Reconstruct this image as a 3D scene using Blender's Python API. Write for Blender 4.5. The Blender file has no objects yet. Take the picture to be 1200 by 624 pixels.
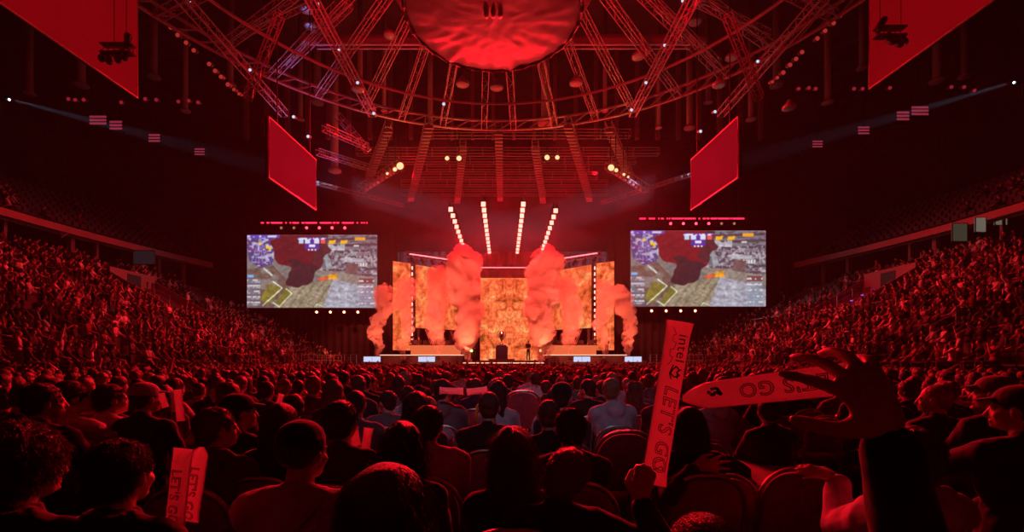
import bpy, bmesh, math, random
import numpy as np
from mathutils import Vector, Matrix, noise, Euler
SC = bpy.context.scene
COL = SC.collection
PI = math.pi
random.seed(7)
RNG = np.random.default_rng(7)
F = 533.0; VX = 590.0; VY = 423.0; CZ = 1.58

def P(px, py, D):
    """the point at distance D along the hall that the photograph shows at (px, py)"""
    return Vector(((px-VX)/F*D, D, CZ-(py-VY)/F*D))

# ---------------------------------------------------------------- camera
cd = bpy.data.cameras.new('camera'); cam = bpy.data.objects.new('camera', cd); COL.objects.link(cam)
cd.sensor_width = 36; cd.lens = 36*F/1200
cd.shift_x = (600-VX)/1200; cd.shift_y = (VY-312)/1200
cd.clip_start = .05; cd.clip_end = 300
cam.location = (0, 0, CZ); cam.rotation_euler = (PI/2, 0, 0)
SC.camera = cam
SC.view_settings.view_transform = 'Standard'; SC.view_settings.look = 'None'
SC.view_settings.gamma = 1; SC.view_settings.exposure = 0; SC.view_settings.use_curve_mapping = False
SC.cycles.use_denoising = True
SC.cycles.volume_bounces = 1; SC.cycles.max_bounces = 4; SC.cycles.diffuse_bounces = 2; SC.cycles.glossy_bounces = 2
SC.cycles.sample_clamp_indirect = 3
SC.cycles.volume_max_steps = 64
w = bpy.data.worlds.new('world'); SC.world = w; w.use_nodes = True
w.node_tree.nodes['Background'].inputs[0].default_value = (.03, .001, .003, 1)
w.node_tree.nodes['Background'].inputs[1].default_value = .15

# ---------------------------------------------------------------- materials
MATS = {}
def mat(name, col, rough=.6, metal=0, noise_amt=0, nscale=20, bump=0, sheen=0, attr=None, spec=.5, bscale=None, stretch=None):
    if name in MATS: return MATS[name]
    m = bpy.data.materials.new(name); m.use_nodes = True
    nt = m.node_tree; b = nt.nodes['Principled BSDF']
    b.inputs['Base Color'].default_value = (*col, 1); b.inputs['Roughness'].default_value = rough
    b.inputs['Metallic'].default_value = metal
    b.inputs['Specular IOR Level'].default_value = spec
    if sheen: b.inputs['Sheen Weight'].default_value = sheen; b.inputs['Sheen Roughness'].default_value = .4
    tc = nt.nodes.new('ShaderNodeTexCoord'); vec = tc.outputs['Object']
    if stretch:
        mp = nt.nodes.new('ShaderNodeMapping'); mp.inputs['Scale'].default_value = stretch
        nt.links.new(vec, mp.inputs[0]); vec = mp.outputs[0]
    if noise_amt or bump:
        n = nt.nodes.new('ShaderNodeTexNoise'); n.inputs['Scale'].default_value = nscale; n.inputs['Detail'].default_value = 4
        nt.links.new(vec, n.inputs['Vector'])
    if noise_amt:
        r = nt.nodes.new('ShaderNodeValToRGB')
        r.color_ramp.elements[0].position = .3; r.color_ramp.elements[1].position = .7
        r.color_ramp.elements[0].color = (*[c*(1-noise_amt) for c in col], 1)
        r.color_ramp.elements[1].color = (*[min(1, c*(1+noise_amt)) for c in col], 1)
        nt.links.new(n.outputs[0], r.inputs[0]); nt.links.new(r.outputs[0], b.inputs['Base Color'])
    if attr:
        a = nt.nodes.new('ShaderNodeAttribute'); a.attribute_name = attr
        nt.links.new(a.outputs['Color'], b.inputs['Base Color'])
    if bump:
        bp = nt.nodes.new('ShaderNodeBump'); bp.inputs['Strength'].default_value = bump; bp.inputs['Distance'].default_value = .02
        nt.links.new(n.outputs[0], bp.inputs['Height']); nt.links.new(bp.outputs[0], b.inputs['Normal'])
    MATS[name] = m; return m

def emit(name, col, s, attr=None):
    if name in MATS: return MATS[name]
    m = bpy.data.materials.new(name); m.use_nodes = True; nt = m.node_tree
    nt.nodes.remove(nt.nodes['Principled BSDF'])
    e = nt.nodes.new('ShaderNodeEmission'); e.inputs[0].default_value = (*col, 1); e.inputs[1].default_value = s
    if attr:
        a = nt.nodes.new('ShaderNodeAttribute'); a.attribute_name = attr; nt.links.new(a.outputs['Color'], e.inputs[0])
    nt.links.new(e.outputs[0], nt.nodes['Material Output'].inputs[0]); MATS[name] = m; return m

def volume(name, dens, col=(1, 1, 1), aniso=0.0):
    if name in MATS: return MATS[name]
    m = bpy.data.materials.new(name); m.use_nodes = True; nt = m.node_tree
    nt.nodes.remove(nt.nodes['Principled BSDF'])
    v = nt.nodes.new('ShaderNodeVolumePrincipled'); v.inputs['Density'].default_value = dens
    v.inputs['Color'].default_value = (*col, 1); v.inputs['Anisotropy'].default_value = aniso
    nt.links.new(v.outputs[0], nt.nodes['Material Output'].inputs['Volume'])
    MATS[name] = m; return m

# ---------------------------------------------------------------- objects
def tag(o, label=None, cat=None, group=None, kind=None):
    if label: o['label'] = label
    if cat: o['category'] = cat
    if group: o['group'] = group
    if kind: o['kind'] = kind
    return o
def link(name, me, parent=None):
    o = bpy.data.objects.new(name, me); COL.objects.link(o)
    if parent is not None: o.parent = parent
    return o
def empty(name, loc=(0, 0, 0), rz=0, label=None, cat=None, group=None):
    o = bpy.data.objects.new(name, None); COL.objects.link(o); o.location = loc; o.rotation_euler = (0, 0, rz)
    o.empty_display_size = .1
    return tag(o, label, cat, group)
def copy_tree(o, parent=None):
    c = o.copy(); COL.objects.link(c)
    if parent is not None: c.parent = parent
    for ch in list(o.children): copy_tree(ch, c)
    return c

class MB:
    def __init__(s): s.v = []; s.f = []; s.mi = []; s.cur = 0; s.smooth = []; s.sm = False
    def add(s, vs, fs):
        b = len(s.v); s.v.extend([tuple(x) for x in vs]); s.f.extend([tuple(b+i for i in f) for f in fs])
        s.mi.extend([s.cur]*len(fs)); s.smooth.extend([s.sm]*len(fs)); return s
    def box(s, c, d, M=None):
        vs = [Vector((c[0]+x*d[0]/2, c[1]+y*d[1]/2, c[2]+z*d[2]/2)) for x in (-1, 1) for y in (-1, 1) for z in (-1, 1)]
        if M is not None: vs = [M @ v for v in vs]
        return s.add(vs, [(0, 1, 3, 2), (4, 6, 7, 5), (0, 4, 5, 1), (2, 3, 7, 6), (0, 2, 6, 4), (1, 5, 7, 3)])
    def poly(s, pts): return s.add(pts, [tuple(range(len(pts)))])
    def prism(s, pts, d):
        """closed outline pts pushed along d"""
        n = len(pts); d = Vector(d); a = [Vector(p) for p in pts]; b = [p+d for p in a]
        s.add(a+b, [tuple(range(n-1, -1, -1)), tuple(range(n, 2*n))]+[(i, (i+1) % n, n+(i+1) % n, n+i) for i in range(n)]); return s
    def tube(s, pts, r, n=6, cap=True, closed=False):
        pts = [Vector(p) for p in pts]; m = len(pts); rs = r if hasattr(r, '__len__') else [r]*m
        vs = []; up = None
        for i, p in enumerate(pts):
            if closed: t = pts[(i+1) % m]-pts[i-1]
            else: t = pts[min(i+1, m-1)]-pts[max(i-1, 0)]
            t = t.normalized() if t.length > 1e-9 else Vector((0, 0, 1))
            if up is None: up = Vector((0, 0, 1)) if abs(t.z) < .9 else Vector((0, 1, 0))
            a = t.cross(up).normalized(); b = a.cross(t).normalized(); up = b
            for k in range(n):
                th = 2*PI*(k+.5)/n; vs.append(p+a*math.cos(th)*rs[i]+b*math.sin(th)*rs[i])
        fs = []
        for i in range(m if closed else m-1):
            j = (i+1) % m
            for k in range(n): fs.append((i*n+k, i*n+(k+1) % n, j*n+(k+1) % n, j*n+k))
        if cap and not closed: fs.append(tuple(range(n-1, -1, -1))); fs.append(tuple((m-1)*n+k for k in range(n)))
        return s.add(vs, fs)
    def lathe(s, prof, n=20, c=(0, 0, 0), M=None):
        vs = []
        for (r, z) in prof:
            for k in range(n):
                th = 2*PI*k/n; v = Vector((r*math.cos(th), r*math.sin(th), z))
                if M is not None: v = M @ v
                vs.append(v+Vector(c))
        fs = []
        for i in range(len(prof)-1):
            for k in range(n): fs.append((i*n+k, i*n+(k+1) % n, (i+1)*n+(k+1) % n, (i+1)*n+k))
        fs.append(tuple(range(n-1, -1, -1))); fs.append(tuple((len(prof)-1)*n+k for k in range(n)))
        return s.add(vs, fs)
    def ell(s, c, r, n=12, m=8, M=None):
        vs = [Vector((0, 0, -1))]
        for i in range(1, m):
            ph = -PI/2+PI*i/m
            for k in range(n): th = 2*PI*k/n; vs.append(Vector((math.cos(ph)*math.cos(th), math.cos(ph)*math.sin(th), math.sin(ph))))
        vs.append(Vector((0, 0, 1)))
        r = r if hasattr(r, '__len__') else (r, r, r)
        out = []
        for v in vs:
            v = Vector((v.x*r[0], v.y*r[1], v.z*r[2]))
            if M is not None: v = M @ v
            out.append(v+Vector(c))
        fs = [(0, 1+(k+1) % n, 1+k) for k in range(n)]
        for i in range(m-2):
            for k in range(n):
                a = 1+i*n; b = a+n; fs.append((a+k, a+(k+1) % n, b+(k+1) % n, b+k))
        a = 1+(m-2)*n; L = len(vs)-1
        fs += [(a+k, a+(k+1) % n, L) for k in range(n)]
        return s.add(out, fs)
    def cap(s, p0, r0, p1, r1, n=10):
        """tapered capsule"""
        p0 = Vector(p0); p1 = Vector(p1); d = p1-p0; L = d.length
        if L < 1e-6: return s.ell(p0, max(r0, r1))
        t = d/L; up = Vector((0, 0, 1)) if abs(t.z) < .9 else Vector((0, 1, 0))
        a = t.cross(up).normalized(); b = a.cross(t)
        rings = []
        for i in range(1, 4): ph = -PI/2+PI/2*i/3; rings.append((p0+t*r0*math.sin(ph), r0*math.cos(ph)))
        for i in range(0, 3): ph = PI/2*i/3; rings.append((p1+t*r1*math.sin(ph), r1*math.cos(ph)))
        vs = [p0-t*r0]; 
        for c, r in rings:
            for k in range(n): th = 2*PI*k/n; vs.append(c+a*r*math.cos(th)+b*r*math.sin(th))
        vs.append(p1+t*r1)
        fs = [(0, 1+(k+1) % n, 1+k) for k in range(n)]
        for i in range(5):
            for k in range(n):
                q = 1+i*n; w_ = q+n; fs.append((q+k, q+(k+1) % n, w_+(k+1) % n, w_+k))
        q = 1+5*n; Lx = len(vs)-1; fs += [(q+k, q+(k+1) % n, Lx) for k in range(n)]
        return s.add(vs, fs)
    def mesh(s, name, mats=None):
        me = bpy.data.meshes.new(name); me.from_pydata([tuple(v) for v in s.v], [], s.f); me.update()
        for m in (mats if isinstance(mats, (list, tuple)) else [mats] if mats else []): me.materials.append(m)
        me.polygons.foreach_set('material_index', s.mi); me.polygons.foreach_set('use_smooth', s.smooth)
        return me
    def build(s, name, mats=None, parent=None): return link(name, s.mesh(name, mats), parent)

def truss(mb, p0, p1, w, bay=None, r=.03, diag=True, h=None):
    """box lattice truss between two points"""
    p0 = Vector(p0); p1 = Vector(p1); h = h or w; t = (p1-p0); L = t.length; t.normalize()
    up = Vector((0, 0, 1)) if abs(t.z) < .9 else Vector((0, 1, 0))
    a = t.cross(up).normalized()*w/2; b = a.cross(t).normalized()*h/2
    n = max(1, round(L/(bay or w*1.3))); cs = [(a+b), (a-b), (-a-b), (-a+b)]
    for c in cs: mb.tube([p0+c, p1+c], r, 4)
    for i in range(n+1):
        q = p0+t*L*i/n
        for k in range(4):
            mb.tube([q+cs[k], q+cs[(k+1) % 4]], r*.6, 3, cap=False)
            if diag and i < n and k % 2 == i % 2:
                mb.tube([q+cs[k], q+t*L/n+cs[(k+1) % 4]], r*.6, 3, cap=False)
    return mb

def spot(loc, tgt, power, col, size=60, blend=.5, rad=.25):
    l = bpy.data.lights.new('spot', 'SPOT'); l.energy = power; l.color = col; l.spot_size = math.radians(size)
    l.spot_blend = blend; l.shadow_soft_size = rad
    o = bpy.data.objects.new('spot_light', l); COL.objects.link(o); o.location = loc
    o.rotation_euler = (Vector(tgt)-Vector(loc)).to_track_quat('-Z', 'Y').to_euler(); return o
def area(loc, tgt, power, col, sx, sy):
    l = bpy.data.lights.new('area', 'AREA'); l.energy = power; l.color = col; l.shape = 'RECTANGLE'; l.size = sx; l.size_y = sy
    o = bpy.data.objects.new('area_light', l); COL.objects.link(o); o.location = loc
    o.rotation_euler = (Vector(tgt)-Vector(loc)).to_track_quat('-Z', 'Y').to_euler(); return o
RED = (1, .003, .014)

M_black = mat('black_paint', (.02, .02, .022), .5)
M_steel = mat('rig_steel', (.42, .42, .44), .38, .6)
M_dark = mat('dark_cloth', (.03, .028, .03), .9, noise_amt=.3, nscale=3)
M_conc = mat('dark_concrete', (.09, .085, .09), .85, noise_amt=.3, nscale=2)
M_rail = mat('rail_metal', (.6, .56, .57), .35, .5)
# ================================================================ the setting
def struct(name, mb, m): o = mb.build(name, m); o['kind'] = 'structure'; return o
m = MB(); m.box((0, 27, -.1), (84, 74, .2)); struct('floor', m, mat('floor_paint', (.045, .04, .042), .6, noise_amt=.3, nscale=1.5))
for nm, c, d in (('wall_back', (0, 64, 16), (84, .4, 34)), ('wall_left', (-41.8, 27, 16), (.4, 74, 34)), ('wall_right', (41.8, 27, 16), (.4, 74, 34)), ('wall_rear', (0, -10, 16), (84, .4, 34))):
    m = MB(); m.box(c, d); struct(nm, m, M_dark)
m = MB(); m.box((0, 27, 33.2), (84, 74, .4))
struct('ceiling', m, mat('roof_deck', (.06, .055, .06), .8, noise_amt=.3, nscale=.6))

# ---- seating stands: rows rise away from the floor, the bowl bends in towards the stage
N_ROWS = 19
def row_x(i, D, upper=False):
    base = 17.5+.85*i
    bend = max(0, D-27)
    return base-.0085*bend*bend*(.35+.65*i/18.)
def row_z(i): return 1.0+.43*i
Y0, Y1 = 6.0, 45.0
def y_end(i): return 45.5-.16*i
NS = 28
for s, nm in ((-1, 'left'), (1, 'right')):
    m = MB(); prof = []
    for k in range(NS+1):
        y = Y0+(Y1-Y0)*k/NS; pr = [(row_x(0, y)-.45, 0)]
        for i in range(N_ROWS):
            pr.append((row_x(i, y)-.45, row_z(i))); pr.append((row_x(i, y)+.4, row_z(i)))
        pr.append((row_x(18, y)+5.5, row_z(18))); pr.append((row_x(18, y)+5.5, 0))
        prof.append([Vector((s*a, y, b)) for a, b in pr])
    n = len(prof[0]); vs = [v for pr in prof for v in pr]; fs = []
    for k in range(NS):
        for j in range(n):
            q = (k*n+j, k*n+(j+1) % n, (k+1)*n+(j+1) % n, (k+1)*n+j); fs.append(q if s > 0 else q[::-1])
    fs.append(tuple(range(n))); fs.append(tuple(NS*n+j for j in range(n-1, -1, -1)))
    m.add(vs, fs); struct('floor_stand_'+nm, m, M_conc)
    # concourse back wall, upper tier slab, its red fascia
    m = MB(); N2 = 30; A = []
    for k in range(N2+1):
        y = 4+(46-4)*k/N2; A.append((y, row_x(18, y)))
    for k in range(N2):
        (ya, xa), (yb, xb) = A[k], A[k+1]
        m.add([(s*(xa+5), ya, 8.7), (s*(xb+5), yb, 8.7), (s*(xb+5), yb, 12), (s*(xa+5), ya, 12)], [(0, 1, 2, 3)])
    struct('wall_concourse_'+nm, m, M_dark)
    m = MB()
    for k in range(N2):
        (ya, xa), (yb, xb) = A[k], A[k+1]
        a = []
        for (y, x) in ((ya, xa), (yb, xb)):
            a += [(s*(x-.35), y, 11.0), (s*(x-.35), y, 11.5), (s*(x+.05), y, 11.5), (s*(x+.05), y, 11.0)]
        m.add(a, [(0, 1, 5, 4), (1, 2, 6, 5), (2, 3, 7, 6), (3, 0, 4, 7)])
    struct('trim_fascia_'+nm, m, mat('fascia_board', (.42, .2, .22), .5, noise_amt=.12, nscale=.5))
    m = MB()
    for k in range(N2):
        (ya, xa), (yb, xb) = A[k], A[k+1]
        for i in range(9):
            z = 11.4+.55*i; a = []
            for (y, x) in ((ya, xa), (yb, xb)): a += [(s*(x+.1+.9*i), y, z-.55), (s*(x+.1+.9*i), y, z), (s*(x+1.0+.9*i), y, z)]
            m.add(a, [(0, 1, 4, 3), (1, 2, 5, 4)])
    struct('floor_upper_tier_'+nm, m, M_conc)
    # posts that carry the upper tier
    for (px, w_) in ((5, .2), (83, .34), (113, .22), (185, .34), (215, .25)):
        u = VX-px; D = 20
        for _ in range(60): D = F*(row_x(18, min(D, 46))+.85)/u
        m = MB(); m.box((s*(row_x(18, D)+.85), D, 9.9), (w_, w_, 2.4)); m.box((s*(row_x(18, D)+.85), D, 8.85), (w_*1.5, w_*1.5, .3))
        o = m.build('pillar_concourse', mat('post_paint', (.22, .18, .18), .6)); o['kind'] = 'structure'
# ---- stage: deck, runway, side platforms
m = MB(); m.box((0, 48, .8), (26, 13, 1.6)); m.box((0, 38.8, .72), (6.4, 5.5, 1.44))
o = struct('floor_stage', m, mat('stage_deck', (.05, .045, .05), .35))
for s in (-1, 1):
    m = MB(); m.box((s*7.3, 42.6, 1.05), (7.6, 3.4, 2.1)); struct('floor_stage_wing', m, MATS['stage_deck'])
# ================================================================ LED walls
def led_mat(name, mirror_w, scale, bright):
    m = bpy.data.materials.new(name); m.use_nodes = True; nt = m.node_tree; N = nt.nodes; L = nt.links
    N.remove(N['Principled BSDF'])
    tc = N.new('ShaderNodeTexCoord'); sx = N.new('ShaderNodeSeparateXYZ'); L.new(tc.outputs['Object'], sx.inputs[0])
    src = sx.outputs[0]
    ab = N.new('ShaderNodeMath'); ab.operation = 'ABSOLUTE'; L.new(src, ab.inputs[0])
    cx = N.new('ShaderNodeCombineXYZ'); L.new(ab.outputs[0] if mirror_w else src, cx.inputs[0]); L.new(sx.outputs[2], cx.inputs[2]); L.new(sx.outputs[1], cx.inputs[1])
    n = N.new('ShaderNodeTexNoise'); n.inputs['Scale'].default_value = scale; n.inputs['Detail'].default_value = 6; n.inputs['Roughness'].default_value = .62
    n.inputs['Distortion'].default_value = 1.2; L.new(cx.outputs[0], n.inputs['Vector'])
    r = N.new('ShaderNodeValToRGB'); e = r.color_ramp.elements
    e[0].position = .33; e[0].color = (.20, .06, .006, 1); e[1].position = .66; e[1].color = (1, .42, .15, 1)
    for p, c in ((.40, (.72, .10, .025, 1)), (.48, (.95, .14, .045, 1)), (.57, (1, .24, .07, 1))):
        q = e.new(p); q.color = c
    L.new(n.outputs[0], r.inputs[0])
    n2 = N.new('ShaderNodeTexNoise'); n2.inputs['Scale'].default_value = scale*4; n2.inputs['Detail'].default_value = 3; L.new(cx.outputs[0], n2.inputs['Vector'])
    mp = N.new('ShaderNodeMapRange'); mp.inputs[1].default_value = .35; mp.inputs[2].default_value = .7; mp.inputs[3].default_value = .62*bright; mp.inputs[4].default_value = 1.25*bright
    L.new(n2.outputs[0], mp.inputs[0])
    em = N.new('ShaderNodeEmission'); L.new(r.outputs[0], em.inputs[0]); L.new(mp.outputs[0], em.inputs[1])
    L.new(em.outputs[0], N['Material Output'].inputs[0]); return m
LEDC = led_mat('led_picture_centre', True, .75, 1.15); LEDW = led_mat('led_picture_wing', False, .55, 1.08)
def led_wall(name, pts, m, label, th=.25, piece='panel'):
    """pts: two bottom corners (a,b) and heights; flat screen with a black cabinet behind it"""
    (ax, ay), (bx, by), z0, z1 = pts
    a = Vector((ax, ay, 0)); b = Vector((bx, by, 0)); t = (b-a).normalized(); nrm = Vector((-t.y, t.x, 0))
    if nrm.y < 0: nrm = -nrm
    root = empty(name, ((ax+bx)/2, (ay+by)/2, z0), math.atan2(t.y, t.x), label, 'screen')
    L = (b-a).length; H = z1-z0
    q = MB(); q.box((0, th/2+.02, H/2), (L+.06, th, H+.06)); q.build('cabinet', M_black, root)
    q = MB(); nx = max(2, round(L/1)); nz = max(2, round(H/1))
    for i in range(nx):
        for k in range(nz):
            q.box((-L/2+L*(i+.5)/nx, -.01, H*(k+.5)/nz), (L/nx-.012, .04, H/nz-.012))
    q.build('display', m, root); return root
# centre wall and two wings that splay forward, each with a narrow outer strip
zc = CZ+(423-326)/F*52.5
led_wall('led_wall', ((-2.7, 52.5), (4.1, 52.5), 1.6, zc), LEDC, 'tall central LED wall with mirrored orange damask pattern behind the trophy')
for s, nm in ((-1, 'left'), (1, 'right')):
    a = (s*2.9, 51.8); b = (s*8.9, 46.0); c = (s*9.25, 45.7); d = (s*10.85, 44.6)
    led_wall('led_wall', (a, b, 4.9, 11.3) if s > 0 else (b, a, 4.9, 11.3), LEDW, 'wide orange LED wall angled on the %s wing of the stage' % nm)
    led_wall('led_wall', (c, d, 2.6, 11.35) if s > 0 else (d, c, 2.6, 11.35), LEDW, 'narrow orange LED strip at the outer %s edge of the stage' % nm)
    # black tower between the two with a line of small lamps
    r = empty('lamp_tower', (s*9.08, 45.4, 2.1), 0, 'slim black tower with a string of lamps on the %s stage wing' % nm, 'tower')
    q = MB(); truss(q, (0, 0, 0), (0, 0, 9.3), .3, .4, .02); q.build('truss', M_black, r)
    for k in range(14):
        q = MB(); q.box((0, -.17, .9+k*.6), (.12, .06, .3)); q.build('lamp', emit('tower_lamp', (1, .25, .2), 4), r)
    # black frame under the wide wall with crossed red tubes
    r = empty('stage_portal', (s*6.4, 47.3, 1.6), 0, 'black open portal with crossed tubes under the %s LED wall' % nm, 'stage set')
    dirv = Vector((s*6.0, -5.8, 0)).normalized()
    q = MB()
    for t in (-3.9, -1.5, 1.4, 3.6):
        p = dirv*t*.8; q.box((p.x, p.y, 1.6), (.25, .25, 3.2))
    q.box((0, .3, 3.25), (.3, .3, .1)); q.build('frame', M_black, r)
    for t in (-2.4, 1.5):
        q = MB()
        for sg in (-1, 1):
            for o2 in (0, .22):
                pA = dirv*(t-.8*sg+o2)*.8; pB = dirv*(t+.8*sg+o2)*.8
                q.tube([(pA.x, pA.y-.2, .3), (pB.x, pB.y-.2, 3.1)], .035, 4)
        q.build('cross_tube', mat('cross_tube', (.7, .6, .6), .4), r)
    # caster desk in orange cladding with monitors and team members
    r = empty('stage_desk', (s*6.3, 42.4, 2.1), 0, 'long orange lit player desk on the %s stage wing' % nm, 'desk')
    q = MB(); q.box((0, 0, .45), (4.6, .5, .9)); q.build('front_panel', emit('desk_front', (.95, .17, .06), .85), r)
    q = MB(); q.box((0, .3, .95), (4.9, 1.1, .08)); q.build('desk_top', M_black, r)
    for k in range(5):
        q = MB(); q.box((-1.9+k*.95, .35, 1.22), (.56, .05, .34)); q.box((-1.9+k*.95, .4, 1.03), (.06, .06, .1)); q.box((-1.9+k*.95, .4, .995), (.24, .2, .02))
        tag(q.build('monitor', M_black), 'black monitor on the %s stage desk' % nm, 'monitor', 'monitors on the stage desks'); bpy.context.scene.collection.objects[-1].location = r.location
# lit edges of the stage
def strip(name, a, b, m, label, r=.035):
    q = MB(); q.tube([a, b], r, 4); return tag(q.build(name, m), label, 'light strip')
ES = emit('edge_strip', (1, .35, .22), 3)
strip('edge_light', (-3.2, 36.02, 1.4), (3.2, 36.02, 1.4), ES, 'thin glowing strip along the front of the central runway')
for s, nm in ((-1, 'left'), (1, 'right')):
    strip('edge_light', (s*3.5, 40.86, 2.08), (s*11.1, 40.86, 2.08), ES, 'thin glowing strip along the front of the %s stage wing' % nm)
# trophy on its plinth
r = empty('trophy', (-.15, 38.9, 2.95), 0, 'silver winged trophy cup standing on the dark plinth at centre stage', 'trophy')
q = MB(); q.sm = True; q.lathe([(.2, 0), (.2, .08), (.1, .12), (.06, .3), (.1, .42), (.22, .6), (.27, .85), (.25, 1.0), (.17, 1.1), (.22, 1.13)], 16); q.build('cup', mat('silver', (.75, .75, .8), .2, 1), r)
for s in (-1, 1):
    q = MB(); q.tube([(s*.2, 0, .55), (s*.34, 0, .75), (s*.36, 0, 1.0), (s*.24, 0, 1.15)], [.035, .03, .03, .02], 6); q.build('handle', MATS['silver'], r)
r = empty('plinth', (-.15, 38.9, 1.44), 0, 'dark blue square plinth carrying the trophy', 'plinth')
q = MB(); q.box((0, 0, .08), (3.6, 1.2, .16)); q.box((0, 0, .22), (2.2, 1.0, .12)); q.build('base', M_black, r)
q = MB(); q.box((0, 0, .8), (1.02, .8, 1.1)); q.box((0, 0, 1.4), (.8, .62, .14)); q.build('body', mat('plinth_blue', (.01, .014, .05), .3), r)
# tall black lamp stands beside the centre wall
for s, nm in ((-1, 'left'), (1, 'right')):
    r = empty('lamp_stand', (s*2.95 if s < 0 else 3.4, 42, 2.1 if 0 else 1.6), 0, 'black stand with white lamps on the %s of the central runway' % nm, 'lamp stand')
    q = MB(); truss(q, (0, 0, 0), (0, 0, 4.2), .35, .45, .03); q.box((0, .1, 2.1), (.3, .05, 4.2)); q.build('mast', M_black, r)
    for z in (.9, 1.6, 2.5, 3.4):
        q = MB(); q.sm = True; q.lathe([(.12, 0), (.11, .1), (.05, .2)], 10, (0, -.35, z), Matrix.Rotation(-PI/2, 3, 'X')); q.build('lamp', emit('warm_lamp', (1, .75, .2), 6), r)
# confidence monitors along the stage foot
for px in (436, 500, 682, 742):
    c = P(px, 420, 38.5)
    r = empty('confidence_monitor', (c.x, c.y, 0), 0, 'small bright blue screen at the stage foot, %s' % {436: 'outermost on the left', 500: 'inner one on the left', 682: 'inner one on the right', 742: 'outermost on the right'}[px], 'screen')
    q = MB()
    for dx in (-.36, .36): q.box((dx, 0, 1.7), (.68, .08, .44))
    q.build('display', emit('mon_face%d' % (px % 7), (.55, .6, .85), 1.1), r)
    q = MB(); q.box((0, .08, 1.7), (1.5, .08, .52)); q.box((-.5, .08, .72), (.05, .05, 1.44)); q.box((.5, .08, .72), (.05, .05, 1.44)); q.box((-.5, .08, .02), (.1, .4, .04)); q.box((.5, .08, .02), (.1, .4, .04)); q.build('frame', M_black, r)

# ================================================================ side screens with the match picture
def sm(e0, e1, x): t = np.clip((x-e0)/(e1-e0), 0, 1); return t*t*(3-2*t)
def vnoise(u, v, sc, seed=0):
    r = np.random.default_rng(seed); G = r.random((80, 80)); x = u*sc; y = v*sc
    i = np.floor(x).astype(int) % 79; j = np.floor(y).astype(int) % 79; fx = x-np.floor(x); fy = y-np.floor(y)
    fx = fx*fx*(3-2*fx); fy = fy*fy*(3-2*fy)
    return (G[i, j]*(1-fx)+G[i+1, j]*fx)*(1-fy)+(G[i, j+1]*(1-fx)+G[i+1, j+1]*fx)*fy
def inpoly(u, v, pts):
    c = np.zeros(u.shape, bool); n = len(pts)
    for i in range(n):
        x0, y0 = pts[i]; x1, y1 = pts[(i+1) % n]
        if y0 == y1: continue
        k = ((y0 > v) != (y1 > v)) & (u < (x1-x0)*(v-y0)/(y1-y0)+x0); c ^= k
    return c
def near(u, v, pts, w_):
    d = np.full(u.shape, 9.)
    for (x0, y0), (x1, y1) in zip(pts[:-1], pts[1:]):
        dx, dy = (x1-x0)*1.78, y1-y0; px = (u-x0)*1.78; py = v-y0; t = np.clip((px*dx+py*dy)/(dx*dx+dy*dy+1e-9), 0, 1)
        d = np.minimum(d, np.hypot(px-t*dx, py-t*dy))
    return d < w_
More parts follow.
